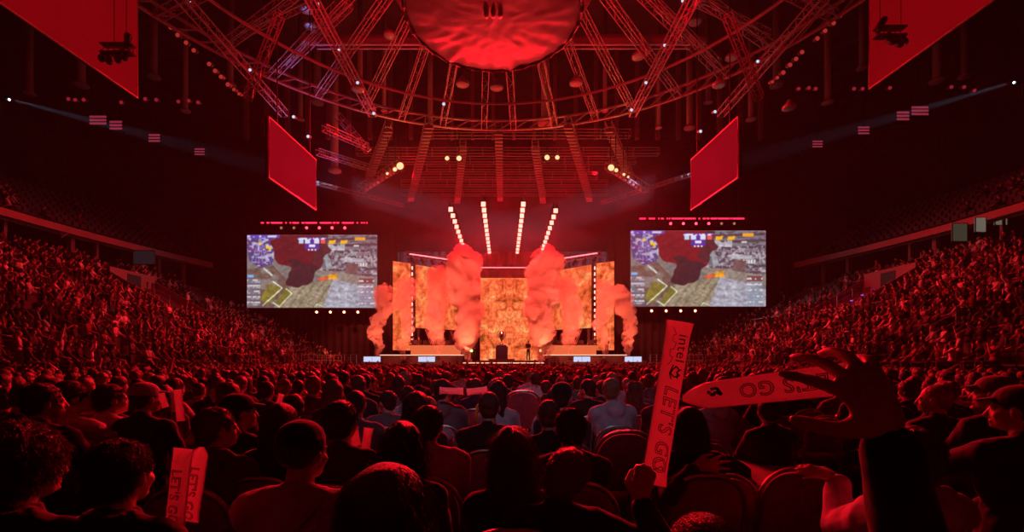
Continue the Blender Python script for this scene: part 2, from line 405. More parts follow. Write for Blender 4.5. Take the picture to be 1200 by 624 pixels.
def picture(u, v, red):
    n1 = vnoise(u, v, 14, 1); n2 = vnoise(u, v, 45, 2); n3 = vnoise(u*3, v, 30, 3)
    C = np.zeros(u.shape+(3,)); C[:] = (.33, .29, .28)
    def put(mask, col, amt=1.): 
        C[mask] = C[mask]*(1-amt)+np.array(col)*amt
    # far building, ledges and boxes
    b = inpoly(u, v, [(.5, 0), (1, 0), (1, .62), (.5, .5)]); put(b, (.34, .30, .34))
    put(b & (np.sin((v+.06*u)*75) > .35), (.2, .09, .12)); put(b & (v > .2) & (n3 > .62), (.55, .5, .55)); put(b & (n2 > .7), (.18, .14, .18))
    put(inpoly(u, v, [(.62, .13), (.75, .13), (.75, .22), (.62, .2)]) & (n3 > .3), (.62, .6, .66))
    put(inpoly(u, v, [(.55, .32), (.62, .27), (.66, .46), (.55, .47)]), (.46, .46, .5)); put(inpoly(u, v, [(.57, .34), (.6, .33), (.61, .46), (.575, .46)]), (.24, .25, .28))
    put(inpoly(u, v, [(.75, .3), (.9, .33), (.9, .38), (.75, .37)]), (.6, .58, .62))
    for k in range(5): put(inpoly(u, v, [(.83+k*.02, .38), (.845+k*.02, .38), (.84+k*.02, .44), (.825+k*.02, .44)]), (.8, .78, .8))
    # terrace
    put(inpoly(u, v, [(.5, .48), (.7, .5), (1, .6), (1, .72), (.62, .62), (.5, .52)]), (.42, .36, .32))
    put(inpoly(u, v, [(.77, .38), (.86, .4), (.84, .55), (.75, .52)]) & (n1 > .35), (.3, .17, .17))
    put(inpoly(u, v, [(.54, .6), (.62, .56), (.62, .64), (.56, .64)]), (.75, .2, .08)); put(inpoly(u, v, [(.62, .55), (.69, .53), (.69, .63), (.63, .64)]), (.85, .45, .04))
    # planks and pale slab
    p = inpoly(u, v, [(.3, .7), (.5, .66), (.66, .6), (.6, 1), (.18, 1), (.24, .84)]); put(p, (.43, .37, .27)); put(p & (np.sin((u*.9+v*.35)*110) > .55), (.34, .28, .2))
    put(p & (n2 > .65), (.5, .42, .33))
    q = inpoly(u, v, [(.66, .61), (.84, .68), (1, .78), (1, 1), (.58, 1)]); put(q, (.5, .49, .56)); put(q & (n2 > .6), (.58, .57, .64)); put(q & (n2 < .3), (.44, .42, .48))
    # left: planted boxes with pale rims
    g = inpoly(u, v, [(0, .47), (.2, .42), (.3, .6), (.34, .72), (.2, 1), (0, 1)]); put(g, (.28, .18, .15)); put(g & (n1 > .55), (.35, .3, .28))
    put(inpoly(u, v, [(.1, .88), (.17, .66), (.27, .74), (.16, .96)]), (.35, .29, .07)); put(inpoly(u, v, [(.22, .93), (.3, .72), (.345, .8), (.25, .98)]), (.33, .28, .06))
    put(near(u, v, [(.2, .64), (.27, .73), (.12, .97)], .008) | near(u, v, [(.25, .98), (.345, .8), (.3, .74)], .008) | near(u, v, [(.2, .93), (.25, .99)], .009) | near(u, v, [(.52, .99), (.54, .95), (.58, .98)], .006), (.8, .78, .6))
    put(near(u, v, [(.13, .46), (.19, .55)], .012), (.75, .75, .7))
    # purple tree of lights
    t = inpoly(u, v, [(0, 0), (.2, 0), (.21, .2), (.2, .4), (.1, .46), (.02, .36), (0, .2)]); put(t, (.16, .12, .3)); put(t & (n2 > .62), (.6, .55, .7)); put(t & (n2 < .3), (.3, .08, .3))
    for a in range(6): put(near(u, v, [(.1, .02), (.03+.03*a, .4)], .004), (.45, .4, .75))
    for (a, c) in ((.1, .12), (.155, .17), (.175, .19)): put(np.hypot((u-a)*1.78, v-c) < .022, (.95, .7, .05))
    # red smoke
    w1 = (vnoise(u, v, 9, 5)-.5)*.12; uu = u+w1; vv = v+(vnoise(u, v, 11, 6)-.5)*.12
    k = inpoly(uu, vv, [(.17, -.1), (.6, -.1), (.62, .16), (.57, .36), (.52, .46), (.53, .6), (.5, .68), (.42, .73), (.33, .68), (.3, .5), (.23, .38), (.2, .2)])
    put(k, (.26*red, .015, .03)); put(k & (np.hypot((uu-.42)*1.5, vv-.56) < .19), (.13, .03, .045)); put(k & (uu > .5) & (vv < .4), (.19, .04, .05))
    C *= (.8+.4*vnoise(u, v*.6, 75, 41))[:, None]; C *= (.88+.24*vnoise(u, v, 30, 42))[:, None]
    # score bar and panels
    put((v < .045) & (u < .25), (.22, .12, .6)); put((v > .01) & (v < .035) & (u < .24) & (vnoise(u, v*.2, 60, 8) > .45), (.75, .7, .9))
    put((u > .39) & (u < .61) & (v > .035) & (v < .07), (.25, .1, .5)); put((u > .39) & (u < .61) & (v > .04) & (v < .06) & (n3 > .45), (.9, .85, .95))
    put((abs(u-.5) < .055) & (v > .06) & (v < .2), (.2, .06, .45))
    for a, c in ((.415, (.6, .75, .95)), (.465, (.75, .8, .95)), (.535, (.8, .8, .9)), (.585, (.85, .2, .2))): put((abs(u-a) < .018) & (v > .06) & (v < .12), c)
    put((abs(u-.5) < .022) & (abs(v-.15) < .015), (.85, .85, 1)); 
    for a in (.475, .5, .525): put((abs(u-a) < .006) & (abs(v-.205) < .01), (.9, .85, .9))
    for a in (.63, .72): put(inpoly(u, v, [(a, .08), (a+.055, .07), (a+.045, .12), (a-.005, .125)]), (.95, .6, .02))
    put((abs(u-.87) < .04) & (abs(v-.055) < .018), (.95, .5, .03)); put((abs(u-.84) < .02) & (abs(v-.15) < .012), (.8, .75, .8))
    put((u < .05) & (v > .55) & (v < .58) & (u > .005), (.3, .6, .95))
    for k2 in range(5):
        v0 = .6+k2*.077
        bx = (u < .1) & (v > v0) & (v < v0+.066); put(bx, (.3, .27, .33)); put(bx & (v > v0+.01) & (v < v0+.03) & (vnoise(u, v*.3, 78, 9+k2) > .4), (.75, .7, .75)); put(bx & (v > v0+.04) & (v < v0+.055) & (vnoise(u, v*.3, 78, 19+k2) > .5), (.65, .6, .65))
        bx = (u > .86) & (u < .975) & (v > v0) & (v < v0+.066); c = (.3, .05, .07) if k2 == 0 else (.42, .33, .42) if red < 1 else (.35, .42, .52); put(bx, c, .8)
        put(bx & (v > v0+.02) & (v < v0+.045) & (vnoise(u, v*.3, 78, 29+k2) > .5), (.8, .72, .75))
    return C
def side_screen(s, nm, red, quad):
    (x0, x1, z0, z1) = quad; D = 44.0
    r = empty('match_screen', ((x0+x1)/2, D, z0), 0, 'huge hanging screen on the %s of the stage showing a live shooter match' % nm, 'screen')
    W, H = x1-x0, z1-z0; NX, NZ = 256, 144
    us = np.linspace(0, 1, NX+1); vs = np.linspace(0, 1, NZ+1)
    X, Z = np.meshgrid(us, vs, indexing='ij')
    co = np.stack([(X-.5)*W, np.full(X.shape, 0.), (1-Z)*H], -1).reshape(-1, 3)
    i, j = np.meshgrid(np.arange(NX), np.arange(NZ), indexing='ij'); a = (i*(NZ+1)+j).ravel(); q = np.stack([a, a+1, a+NZ+2, a+NZ+1], -1)
    me = bpy.data.meshes.new('display'); me.from_pydata(co.tolist(), [], q.tolist())
    C = picture((i.ravel()+.5)/NX, (j.ravel()+.5)/NZ, red)
    C3 = C.reshape(NX, NZ, 3)
    for _ in range(1): C3 = (C3*2+np.roll(C3, 1, 0)+np.roll(C3, -1, 0))/4; C3 = (C3*2+np.roll(C3, 1, 1)+np.roll(C3, -1, 1))/4
    C = (C3*.86+.05).reshape(-1, 3)
    at = me.color_attributes.new('picture', 'FLOAT_COLOR', 'CORNER'); cc = np.ones((len(q), 4, 4)); cc[:, :, :3] = (C**1.55)[:, None, :]
    at.data.foreach_set('color', cc.ravel().astype('f')); me.materials.append(emit('match_picture', (1, 1, 1), 1.15, 'picture'))
    link('display', me, r)
    m = MB(); m.box((0, .14, H/2), (W+.15, .22, H+.15)); m.build('cabinet', M_black, r)
    for dx in (-.3, .3):
        m = MB(); m.tube([(dx*W, .15, H), (dx*W, .15, 33-z0)], .03, 4); m.build('hanging_cable', M_black, r)
    # red bar of pixels and small washes on the bar above, lamps under the screen
    b = empty('light_bar', ((x0+x1)/2+(.2 if s < 0 else -.6), D, z1+1.05), 0, 'long bar of red pixels above the %s match screen' % nm, 'light')
    m = MB(); m.box((0, 0, .1), (10.4, .12, .1)); m.build('rail', M_black, b)
    m = MB(); rr = random.Random(4+s)
    x = -5.1
    while x < 5.1:
        l = rr.choice((.12, .25, .6, 1.1)); m.box((x+l/2, -.07, .1), (l, .05, .12)); x += l+rr.choice((.1, .15, .3))
    m.build('pixel_strip', emit('red_pixels', (1, .01, .05), 4), b)
    m = MB(); truss(m, (-W/2, .1, -.35), (W/2, .1, -.35), .3, .6, .02); m.build('truss', M_black, b)
    for k in range(6):
        f = empty('wash_lamp', ((x0+x1)/2+(k-2.3)*1.22*(1 if s > 0 else 1), D-.3, z1+.52), 0, None, None)
        tag(f, 'small wash lamp above the %s match screen' % nm, 'lamp', 'wash lamps above the %s match screen' % nm)
        m = MB(); m.box((0, .1, .05), (.3, .3, .3)); f2 = m.build('housing', M_black, f)
        on = k > 1 if s < 0 else k < 4
        m = MB(); m.sm = True; m.ell((0, -.08, .05), (.13, .05, .13)); m.build('lens', emit('lens_red' if on else 'lens_off', (1, .03, .06) if on else (.5, .2, .1), 7 if on else .8), f2)
    for k in range(4):
        f = empty('under_lamp', ((x0+x1)/2+(.55+k*1.32 if s < 0 else -4.6+k*1.4), D-.2, z0-.45), 0, None, None)
        tag(f, 'small amber lamp hanging under the %s match screen' % nm, 'lamp', 'amber lamps under the %s match screen' % nm)
        m = MB(); m.box((0, .1, .05), (.3, .3, .36)); f2 = m.build('housing', M_black, f)
        m = MB(); m.sm = True; m.ell((0, -.08, .0), (.12, .05, .12)); m.build('lens', emit('lens_amber', (1, .33, .16), 7), f2)
Dz = 44.0
def zz(y, D=Dz): return CZ+(VY-y)/F*D
side_screen(-1, 'left', .95, ((289.5-VX)/F*Dz, (442-VX)/F*Dz, zz(361), zz(275.5)))
side_screen(1, 'right', 1.25, ((739-VX)/F*Dz, (897.5-VX)/F*Dz, zz(359.5), zz(270.5)))
# dark drapes behind the side screens
def drape(x0, x1, y, z1, label):
    n = 90; m = MB(); m.sm = True; vs = []
    for i in range(n+1):
        x = x0+(x1-x0)*i/n; yy = y+.18*math.sin(i*1.9)
        vs += [(x, yy, 0), (x, yy, z1), (x, yy+.12, z1), (x, yy+.12, 0)]
    fs = []
    for i in range(n):
        for k in range(4): fs.append((i*4+k, (i+1)*4+k, (i+1)*4+(k+1) % 4, i*4+(k+1) % 4))
    m.add(vs, fs); return tag(m.build('drape', mat('black_drape', (.05, .04, .045), .9)), label, 'curtain')
drape(-33, -11.5, 47.5, 15, 'tall black drape behind the left match screen')
drape(11.5, 33, 47.5, 15, 'tall black drape behind the right match screen')
drape(-13, 13, 56, 15, 'tall black drape behind the orange LED walls')

# ================================================================ lamp bars converging over the runway
SB = emit('strip_lamp', (1, .2, .15), 4.5)
for x, za, zb, ya, yb, nm in ((-3.85, 12.65, 12.5, 33.2, 48.5, 'outer left'), (-1.42, 12.65, 12.6, 32.1, 46, 'inner left'), (1.4, 12.65, 12.6, 32.1, 46, 'inner right'), (3.85, 12.65, 12.5, 33.5, 49, 'outer right')):
    r = empty('lamp_bar', (x, ya, za), 0, 'receding bar of glowing white-red lamps over the stage, %s' % nm, 'light')
    m = MB(); truss(m, (0, 0, .42), (0, yb-ya, .42+zb-za), .3, .5, .025); m.build('truss', M_black, r)
    for k in range(12):
        y = (yb-ya)*k/11.; m = MB(); m.box((0, y, -.02+(zb-za)*k/11), (.3, .1, .3)); m.build('lamp', SB, r)
        m = MB(); m.box((0, y+.14, .05+(zb-za)*k/11), (.44, .16, .5)); m.build('housing', M_black, r)
# dotted light lines above the LED wings and centre
def dotted(a, b, n, label):
    a = Vector(a); b = Vector(b); r = empty('light_line', a, 0, label, 'light')
    m = MB(); m.tube([(0, 0, .09), b-a+Vector((0, 0, .09))], .06, 4); m.build('rail', M_black, r)
    m = MB()
    for k in range(n):
        p = (b-a)*(k+.5)/n; m.box((p.x, p.y-.08, p.z), (.2, .06, .09))
    m.build('lamp_row', emit('dot_lamp', (1, .12, .14), 5), r)
dotted(P(480, 298, 43), P(556, 309, 50), 30, 'dotted line of red lamps above the left LED wing')
dotted(P(700, 297, 43), P(622, 309, 50), 30, 'dotted line of red lamps above the right LED wing')
dotted(P(556, 314, 50), P(632, 314, 50), 26, 'dotted line of red lamps above the central LED wall')
for s, nm in ((-1, 'left'), (1, 'right')):
    r = empty('roof_truss', (0, 0, 0), 0, 'black front truss carrying lamps over the %s stage wing' % nm, 'truss')
    m = MB(); truss(m, P(590+s*115, 298, 44.4), P(590+s*32, 311, 51), .5, .8, .03); m.build('frame', M_steel, r)
    for k in range(7):
        q = P(590+s*(108-12*k), 299+1.9*k, 44.4+.9*k); m = MB(); m.cap((q.x, q.y, q.z-.3), .14, (q.x-s*.25, q.y-.3, q.z-.75), .16); m.build('moving_head', M_black, r)
# ================================================================ roof steel around the covered score cube
HZ = 19.5; CX, CY = -.36, 15.8
def polar(a, R, z=HZ): a = math.radians(a); return Vector((CX+R*math.sin(a), CY+R*math.cos(a), z))
M_truss = mat('truss_paint', (.5, .42, .44), .45, .3)
kk = 0
for sgn in (-1, 1):
    for i, a in enumerate((3.4, 12.8, 22, 30, 39.3, 48, 57, 66, 75, 84, 96)):
        m = MB(); truss(m, polar(sgn*a, 3.9), polar(sgn*a, 19.2), .4, 1.0, .028)
        tag(m.build('radial_truss', M_truss), 'red lit lattice spoke of the roof, %s to the %s of the stage axis' % (('first', 'second', 'third', 'fourth', 'fifth', 'sixth', 'seventh', 'eighth', 'ninth', 'tenth', 'eleventh')[i], 'left' if sgn < 0 else 'right'), 'truss', 'roof spokes')
def ring(R, z, r, label, w=0, a0=-100, a1=100):
    m = MB(); n = 60
    m.tube([polar(a0+(a1-a0)*i/n, R, z) for i in range(n+1)], r, 6)
    if w:
        m.tube([polar(a0+(a1-a0)*i/n, R, z+w) for i in range(n+1)], r, 6)
        for i in range(n): m.tube([polar(a0+(a1-a0)*i/n, R, z), polar(a0+(a1-a0)*(i+1)/n, R, z+w)], r*.6, 4)
    tag(m.build('ring_pipe', M_truss), label, 'pipe')
ring(15.3, HZ-.35, .09, 'inner ring pipe crossing under the roof spokes')
ring(19.3, HZ-.1, .1, 'outer ring beam at the ends of the roof spokes', .7)
ring(3.95, HZ, .12, 'small ring beam around the covered score cube', .5, -180, 180)
for sgn, nm in ((-1, 'left'), (1, 'right')):
    for x, nn in ((9.0, 'inner'), (15.1, 'outer')):
        m = MB(); truss(m, (CX+sgn*x+.3, 14, HZ-.8), (CX+sgn*x+.3, 31.5, HZ-.8), .45, .6, .04); tag(m.build('long_truss', M_truss), '%s straight lattice truss crossing the roof spokes on the %s' % (nn, nm), 'truss')
    # second family of crossing trusses
    for (a, b, D1, D2, t) in (((0+590-310, 40), (590-225, 0), 26, 23, 'flat'), ((590-300, 115), (590-262, 18), 24, 21.5, 'steep'), ((590-180, 5), (590-252, 75), 24, 28, 'short')):
        pa = P(a[0], a[1], D1); pb = P(b[0], b[1], D2)
        if sgn > 0: pa.x *= -1; pb.x *= -1
        m = MB(); truss(m, pa, pb, .35, .6, .03); tag(m.build('brace_truss', M_truss), '%s lattice brace hanging among the roof spokes on the %s' % (t, nm), 'truss')
m = MB(); m.tube([(-13.5, 30.5, 23.1), (13.5, 30.5, 23.1)], .33, 12); m.box((0, 30.5, 22.55), (25, .12, .12))
tag(m.build('air_duct', mat('duct', (.45, .42, .42), .5, .2)), 'long straight air duct crossing behind the covered score cube', 'duct')
# hanging pipes and drop columns
for i, (px, y0, y1, r_) in enumerate(((372, 0, 120, .28), (422, 0, 95, .2), (450, 50, 130, .16), (392, 60, 200, .3), (504, 60, 150, .2), (352, 20, 140, .18), (639, 60, 145, .35), (709, 50, 130, .16), (808, 40, 150, .25), (830, 20, 120, .2), (772, 60, 150, .16), (880, 30, 140, .22), (910, 0, 100, .28), (180, 20, 90, .28), (217, 110, 130, .22), (95, 70, 100, .3), (35, 30, 110, .22), (270, 10, 100, .26), (970, 80, 120, .26), (1010, 10, 80, .22), (1130, 20, 90, .24), (1098, 50, 95, .3))):
    D = 38; p = P(px, y1, D); m = MB(); m.sm = True
    m.tube([p, (p.x, p.y, 32.97)], r_, 10); m.ell(p, (r_*1.9, r_*1.9, r_*.7))
    tag(m.build('drop_pipe', mat('drop_pipe', (.3, .26, .27), .6)), 'vertical pipe with a round foot hanging from the dark roof', 'pipe', 'drop pipes under the roof')
for i in range(26):
    x = -26+i*2.08; m = MB(); m.box((x, 46, 28.5), (.35, .5, 9)); o = m.build('trim_roof_rib', mat('rib', (.2, .17, .18), .7)); o['kind'] = 'structure'

# ---- covered score cube: a big drum in crumpled red cloth
r = empty('score_cube', (CX, CY, 13.6), 0, 'huge round score cube wrapped in crumpled cloth hanging from the roof centre', 'score cube')
def drum():
    m = MB(); m.sm = True; n = 120; prof = []
    for k in range(0, 25): prof.append((3.02*k/24, 0))
    for k in range(1, 14): prof.append((3.02+.12*math.sin(k/13*PI*.5), .02+k*.28))
    vs = []
    for (R, z) in prof:
        for j in range(n):
            a = 2*PI*j/n; x = R*math.cos(a); y = R*math.sin(a)
            e = min(1, R/3.0)
            if z == 0:
                crease = .07*e**3*noise.noise(Vector((math.cos(a)*7, math.sin(a)*7, R*.7)))+.03*e*noise.noise(Vector((x*1.1, y*1.1, 3)))
                crease += .03*abs(noise.noise(Vector((x*1.8+y, y*2.2-x, 9))))
                zz_ = -.22*(1-e*e)+crease
            else: zz_ = z+.03*noise.noise(Vector((math.cos(a)*9, math.sin(a)*9, z)))
            rr = R if z == 0 else R+.07*noise.noise(Vector((math.cos(a)*8, math.sin(a)*8, z*1.5)))
            vs.append((rr*math.cos(a), rr*math.sin(a), zz_))
    fs = []
    for i in range(len(prof)-1):
        for j in range(n): fs.append((i*n+j, i*n+(j+1) % n, (i+1)*n+(j+1) % n, (i+1)*n+j)[::-1])
    m.add(vs, fs); return m
drum().build('cloth_cover', mat('cover_cloth', (.55, .5, .5), .42, bump=.2, nscale=2.2, noise_amt=.1), r)
m = MB(); m.tube([(3.05*math.cos(a*PI/45), 3.05*math.sin(a*PI/45), .02+.03*math.sin(a*2.1)) for a in range(90)], .075, 6, closed=True); m.build('rim_rope', M_black, r)
m = MB(); m.lathe([(3.3, .55), (3.75, 1.3), (3.75, 2.2), (3.25, 2.9)], 60); m.build('collar', mat('collar', (.28, .25, .25), .6), r)
for dx in (-.22, .02, .26):
    m = MB(); m.sm = True; m.ell((dx, -.4, -.28), (.09, .16, .1)); m.build('hatch_lamp', mat('hatch', (.6, .55, .5), .3, .4), r)
for a in range(6):
    m = MB(); m.tube([(2.2*math.cos(a*PI/3), 2.2*math.sin(a*PI/3), 3.7), (2.2*math.cos(a*PI/3), 2.2*math.sin(a*PI/3), 19)], .05, 4); m.build('hanging_cable', M_black, r)
m = MB(); m.lathe([(3.1, 3.6), (3.1, 3.75), (.2, 3.9)], 40); m.build('top_plate', M_black, r)

# ---- ladder trusses fanning out over the stage
def ladder(a, R0, R1, z0, z1, label):
    m = MB(); p0 = polar(a, R0, z0); p1 = polar(a, R1, z1); truss(m, p0, p1, .5, .42, .035, diag=False)
    n = int((R1-R0)/.55); t = (p1-p0)/n; side = Vector((t.y, -t.x, 0)).normalized()
    o = m.build('ladder_truss', mat('mid_steel', (.36, .33, .34), .45, .3))
    tag(o, label, 'truss')
    fm = MB(); fm.box((0, 0, 0), (.62, .16, .24)); fm.box((0, 0, .16), (.1, .1, .1)); fm = fm.mesh('fixture', mat('fixture_shell', (.3, .28, .28), .4, .3))
    for i in range(n):
        q = p0+t*(i+.5); w2 = link('fixture', fm, o); w2.location = (q.x, q.y, q.z-.38)
for a, R0, R1, nm in ((0, 18.2, 33, 'central'), (-16.2, 18, 34.5, 'second ladder from the left'), (16.2, 18, 34.5, 'second ladder from the right'), (-24.4, 19.6, 30.5, 'outermost ladder on the left'), (24.4, 19.6, 30.5, 'outermost ladder on the right'), (-7.9, 21, 34, 'inner ladder on the left'), (7.9, 21, 34, 'inner ladder on the right')):
    ladder(a, R0, R1, HZ-.4, HZ-.4, 'radial ladder truss loaded with fixtures over the stage, '+nm)
ords = ('nearest', 'second', 'third', 'fourth', 'fifth', 'sixth', 'farthest')
for i, (y, D, xa, xb) in enumerate(((157, 35.9, 502, 738), (178, 39, 418, 772), (188, 40.6, 440, 745), (197, 42, 500, 690), (206, 43.5, 490, 700), (215, 45.3, 470, 712), (226, 48, 470, 712))):
    m = MB(); truss(m, P(xa, y, D), P(xb, y, D), .5, 2.2, .04, diag=False); tag(m.build('cross_truss', mat('dim_steel', (.25, .23, .24), .5, .3)), 'horizontal lattice truss over the stage, %s from the hall' % ords[i], 'truss')
for (a, b, nm) in ((P(372, 215, 40), P(472, 241, 48), 'left'), (P(815, 203, 40), P(705, 238, 48), 'right')):
    m = MB(); truss(m, a, b, .28, .6, .025); tag(m.build('angled_truss', mat('white_truss', (.3, .29, .33), .4, .3)), 'pale angled truss running from the %s screen to the stage rig' % nm, 'truss')
# purple-lit catwalk bits on the left
for (a, b) in (((380, 150, 30), (430, 172, 34)), ((395, 135, 32), (432, 178, 33)), ((372, 178, 33), (430, 196, 37))):
    m = MB(); truss(m, P(*a), P(*b), .4, .5, .03); tag(m.build('catwalk_truss', MATS['white_truss']), 'pale catwalk truss catching blue light at the left of the stage rig', 'truss', 'pale catwalk trusses')
# ---- blinders
for i, (px, py, s_) in enumerate(((469, 195, .34), (463, 199, .2), (454, 204, .13), (524, 186, .2), (538, 186, .24), (641, 185, .24), (653, 185, .2), (716, 197, .3), (722, 200, .18), (731, 205, .13), (736, 208, .11))):
    c = P(px, py, 34.6); s_ *= .78; f = empty('blinder', c, 0, 'round amber blinder lamp on the stage rig', 'lamp', 'amber blinders on the stage rig')
    f['label'] = 'glowing amber blinder on the stage rig, ' + ('largest on the left arm', 'second on the left arm', 'small outer one on the left arm', 'left one of the left centre pair', 'right one of the left centre pair', 'left one of the right centre pair', 'right one of the right centre pair', 'largest on the right arm', 'second on the right arm', 'third on the right arm', 'outermost small one on the right arm')[i]
    m = MB(); m.sm = True; m.lathe([(s_*1.2, .3), (s_*1.35, .1), (s_*1.3, -.05)], 14, (0, .0, 0), Matrix.Rotation(-PI/2, 3, 'X')); f2 = m.build('housing', M_black, f)
    m = MB(); m.sm = True; m.ell((0, -.04, 0), (s_*1.05, .1, s_*1.05)); m.build('lens', emit('blinder_lens', (1, .55, .26), 1.5), f2)
    m = MB(); m.tube([(0, .1, 0), (0, .1, 18.9-c.z)], .04, 4); m.build('bracket', M_black, f)
    sp = bpy.data.lights.new('blinder_light', 'POINT'); sp.energy = 60*s_/.3; sp.color = (1, .35, .1); sp.shadow_soft_size = .2
    so = bpy.data.objects.new('blinder_light', sp); COL.objects.link(so); so.parent = f; so.location = (0, -.35, 0)
for s, nm in ((-1, 'left'), (1, 'right')):
    m = MB(); truss(m, P(590+s*122, 193, 41), P(590+s*168, 222, 44), .6, .6, .035)
    for k in range(9):
        q = P(590+s*(124+4.6*k), 198+3*k, 41+.33*k); m.ell(q, .2); m.box(q+Vector((0, 0, .3)), (.14, .3, .4))
    tag(m.build('lamp_arm_truss', M_truss), 'slanting truss crowded with moving lamps on the %s of the stage rig' % nm, 'truss')

# ---- hanging red screens
def hang(pa, pb, za, zb, th, m_, name, label, seams=(), zc=None):
    a = Vector(pa); b = Vector(pb); root = empty(name, (a.x, a.y, za), 0, label, 'screen')
    d = Vector((b.x-a.x, b.y-a.y, 0)); nrm = Vector((-d.y, d.x, 0)).normalized()
    if nrm.x*a.x < 0: nrm = -nrm            # nrm points away from the hall's middle
    H = zb-za; cuts = [0]+list(seams)+[1]
    for i in range(len(cuts)-1):
        p = d*(cuts[i]+.002); q = d*(cuts[i+1]-.002); m = MB()
        m.prism([p, q, q+Vector((0, 0, H)), p+Vector((0, 0, H))], nrm*.05); m.build('panel', m_, root)
    m = MB()
    fr = [Vector((0, 0, -.02)), d+Vector((0, 0, -.02)), d+Vector((0, 0, H)), Vector((0, 0, H))]
    m.tube(fr, .05, 4, closed=True); m.build('frame', mat('screen_frame', (.8, .5, .45), .4), root)
    m = MB(); m.prism([nrm*.08, d+nrm*.08, d+nrm*.08+Vector((0, 0, H)), nrm*.08+Vector((0, 0, H))], nrm*.12); m.build('backing', M_black, root)
    for t in (.15, .85):
        m = MB(); m.tube([d*t+Vector((0, 0, H)), d*t+Vector((0, 0, 33-za))], .03, 4); m.build('hanging_cable', M_black, root)
def redscreen(name, c):
    m = bpy.data.materials.new(name); m.use_nodes = True; nt = m.node_tree; nt.nodes.remove(nt.nodes['Principled BSDF'])
    n = nt.nodes.new('ShaderNodeTexNoise'); n.inputs['Scale'].default_value = .35; tc = nt.nodes.new('ShaderNodeTexCoord'); nt.links.new(tc.outputs['Object'], n.inputs['Vector'])
    mr = nt.nodes.new('ShaderNodeMapRange'); mr.inputs[3].default_value = .75; mr.inputs[4].default_value = 1.25; nt.links.new(n.outputs[0], mr.inputs[0])
    e = nt.nodes.new('ShaderNodeEmission'); e.inputs[0].default_value = (*c, 1); nt.links.new(mr.outputs[0], e.inputs[1]); nt.links.new(e.outputs[0], nt.nodes['Material Output'].inputs[0]); return m
RS = redscreen('red_display', (.27, .002, .008)); RS2 = redscreen('painted_red_light_near', (.2, .001, .003))  # near pair: red stage light on the screens, put in as their own glow
for s, nm in ((-1, 'left'), (1, 'right')):
    a = P(590+s*275, 208, 22.4); b = P(590+s*220, 247, 27.2)
    hang(a, b, 10.62, CZ+286/F*22.4, .1, RS, 'hanging_display', 'plain red hanging screen seen at a slant above the %s match screen' % nm, (.5,))
    b = Vector((s*18.1, 22.5, 0)); a = Vector((s*18.5, 9.5, 0))
    hang(b, a, 14.6 if s < 0 else 15.05, 22.5, .1, RS2, 'hanging_display', 'large hanging screen with painted-in red stage light in the upper %s corner' % nm, (.44,))
    # lamp pod hanging in front of it
    c = P(590-460*1, 58, 20.6) if s < 0 else P(1052, 38, 20.6)
    r = empty('lamp_pod', c, 0, 'dark pod of moving lamps hanging before the upper %s red screen' % nm, 'lamp')
    m = MB()
    for t in (-.55, .55): m.box((0, 0, .35*t), (2.0, .35, .07))
    for k in range(9): m.tube([(-1+.25*k, 0, -.2), (-1+.25*(k+1 if k < 8 else k), 0, .2)], .02, 4)
    m.build('frame', M_black, r)
    for k, (x, z) in enumerate(((-.85, .25), (-.45, -.3), (-.1, -.42), (.3, -.36), (.75, .3), (.6, -.25))):
        m = MB(); m.cap((x, 0, z), .13, (x+.12, -.12, z-.2 if z < 0 else z+.22), .15); m.box((x, 0, z*.5), (.2, .2, .2)); m.build('moving_head', M_black, r)
    m = MB()
    for x in (-.8, .15, .7): m.tube([(x, 0, .2), (x, 0, 33-c.z)], .015, 4)
    m.build('hanging_cable', M_black, r)
# ---- strings of small lamps, lit boxes under the roof, follow spots
def smalllamp(p, r_, m_, label, group):
    f = empty('spot_fixture', p, 0, label, 'lamp', group)
    q = MB(); q.sm = True; q.lathe([(r_*.7, .35), (r_*1.15, .15), (r_*1.15, 0)], 10, (0, .02, 0), Matrix.Rotation(-PI/2+.4, 3, 'X')); f2 = q.build('housing', mat('lamp_shell', (.3, .28, .28), .35, .4), f)
    q = MB(); q.sm = True; q.ell((0, 0, 0), (r_, r_*.4, r_)); q.build('lens', m_, f2)
LR = emit('small_red', (.9, .06, .05), .4); LW = emit('small_white', (.75, .8, 1), .9); LD = emit('small_dim', (.5, .02, .04), .5)
for i, (x, y) in enumerate(((200, 32), (208, 41), (218, 50), (227, 59), (245, 75), (252, 83), (259, 90), (267, 99), (274, 105), (280, 110))):
    for s in (-1, 1):
        xx = x if s < 0 else 1185-x; yy = y if s < 0 else y-14
        smalllamp(P(xx, yy, 27), .13 if i < 8 else .1, LR, 'small red lit spot lamp in the slanting string on the %s of the roof' % ('left' if s < 0 else 'right'), 'slanting lamp string on the %s' % ('left' if s < 0 else 'right'))
for px in (80, 88, 98, 142, 170, 183, 209, 221, 232, 936, 948, 956, 1001, 1011, 1043, 1130, 1142, 1115):
    smalllamp(P(px, 116+((px*7) % 5)-(14 if px > 600 else 0), 38), .16, LD, 'dim red spot lamp in the long row under the side roof', 'dim lamp row under the side roof')
for (px, py) in ((222, 1), (373, 5), (397, 59), (419, 97), (438, 133), (293, 82), (344, 137), (361, 160), (520, 122), (800, 1), (779, 53), (757, 97), (740, 129), (888, 72), (838, 131), (821, 154)):
    smalllamp(P(px, py, 26), .09, LW, 'small white spot lamp on the roof trusses', 'white spot lamps on the roof trusses')
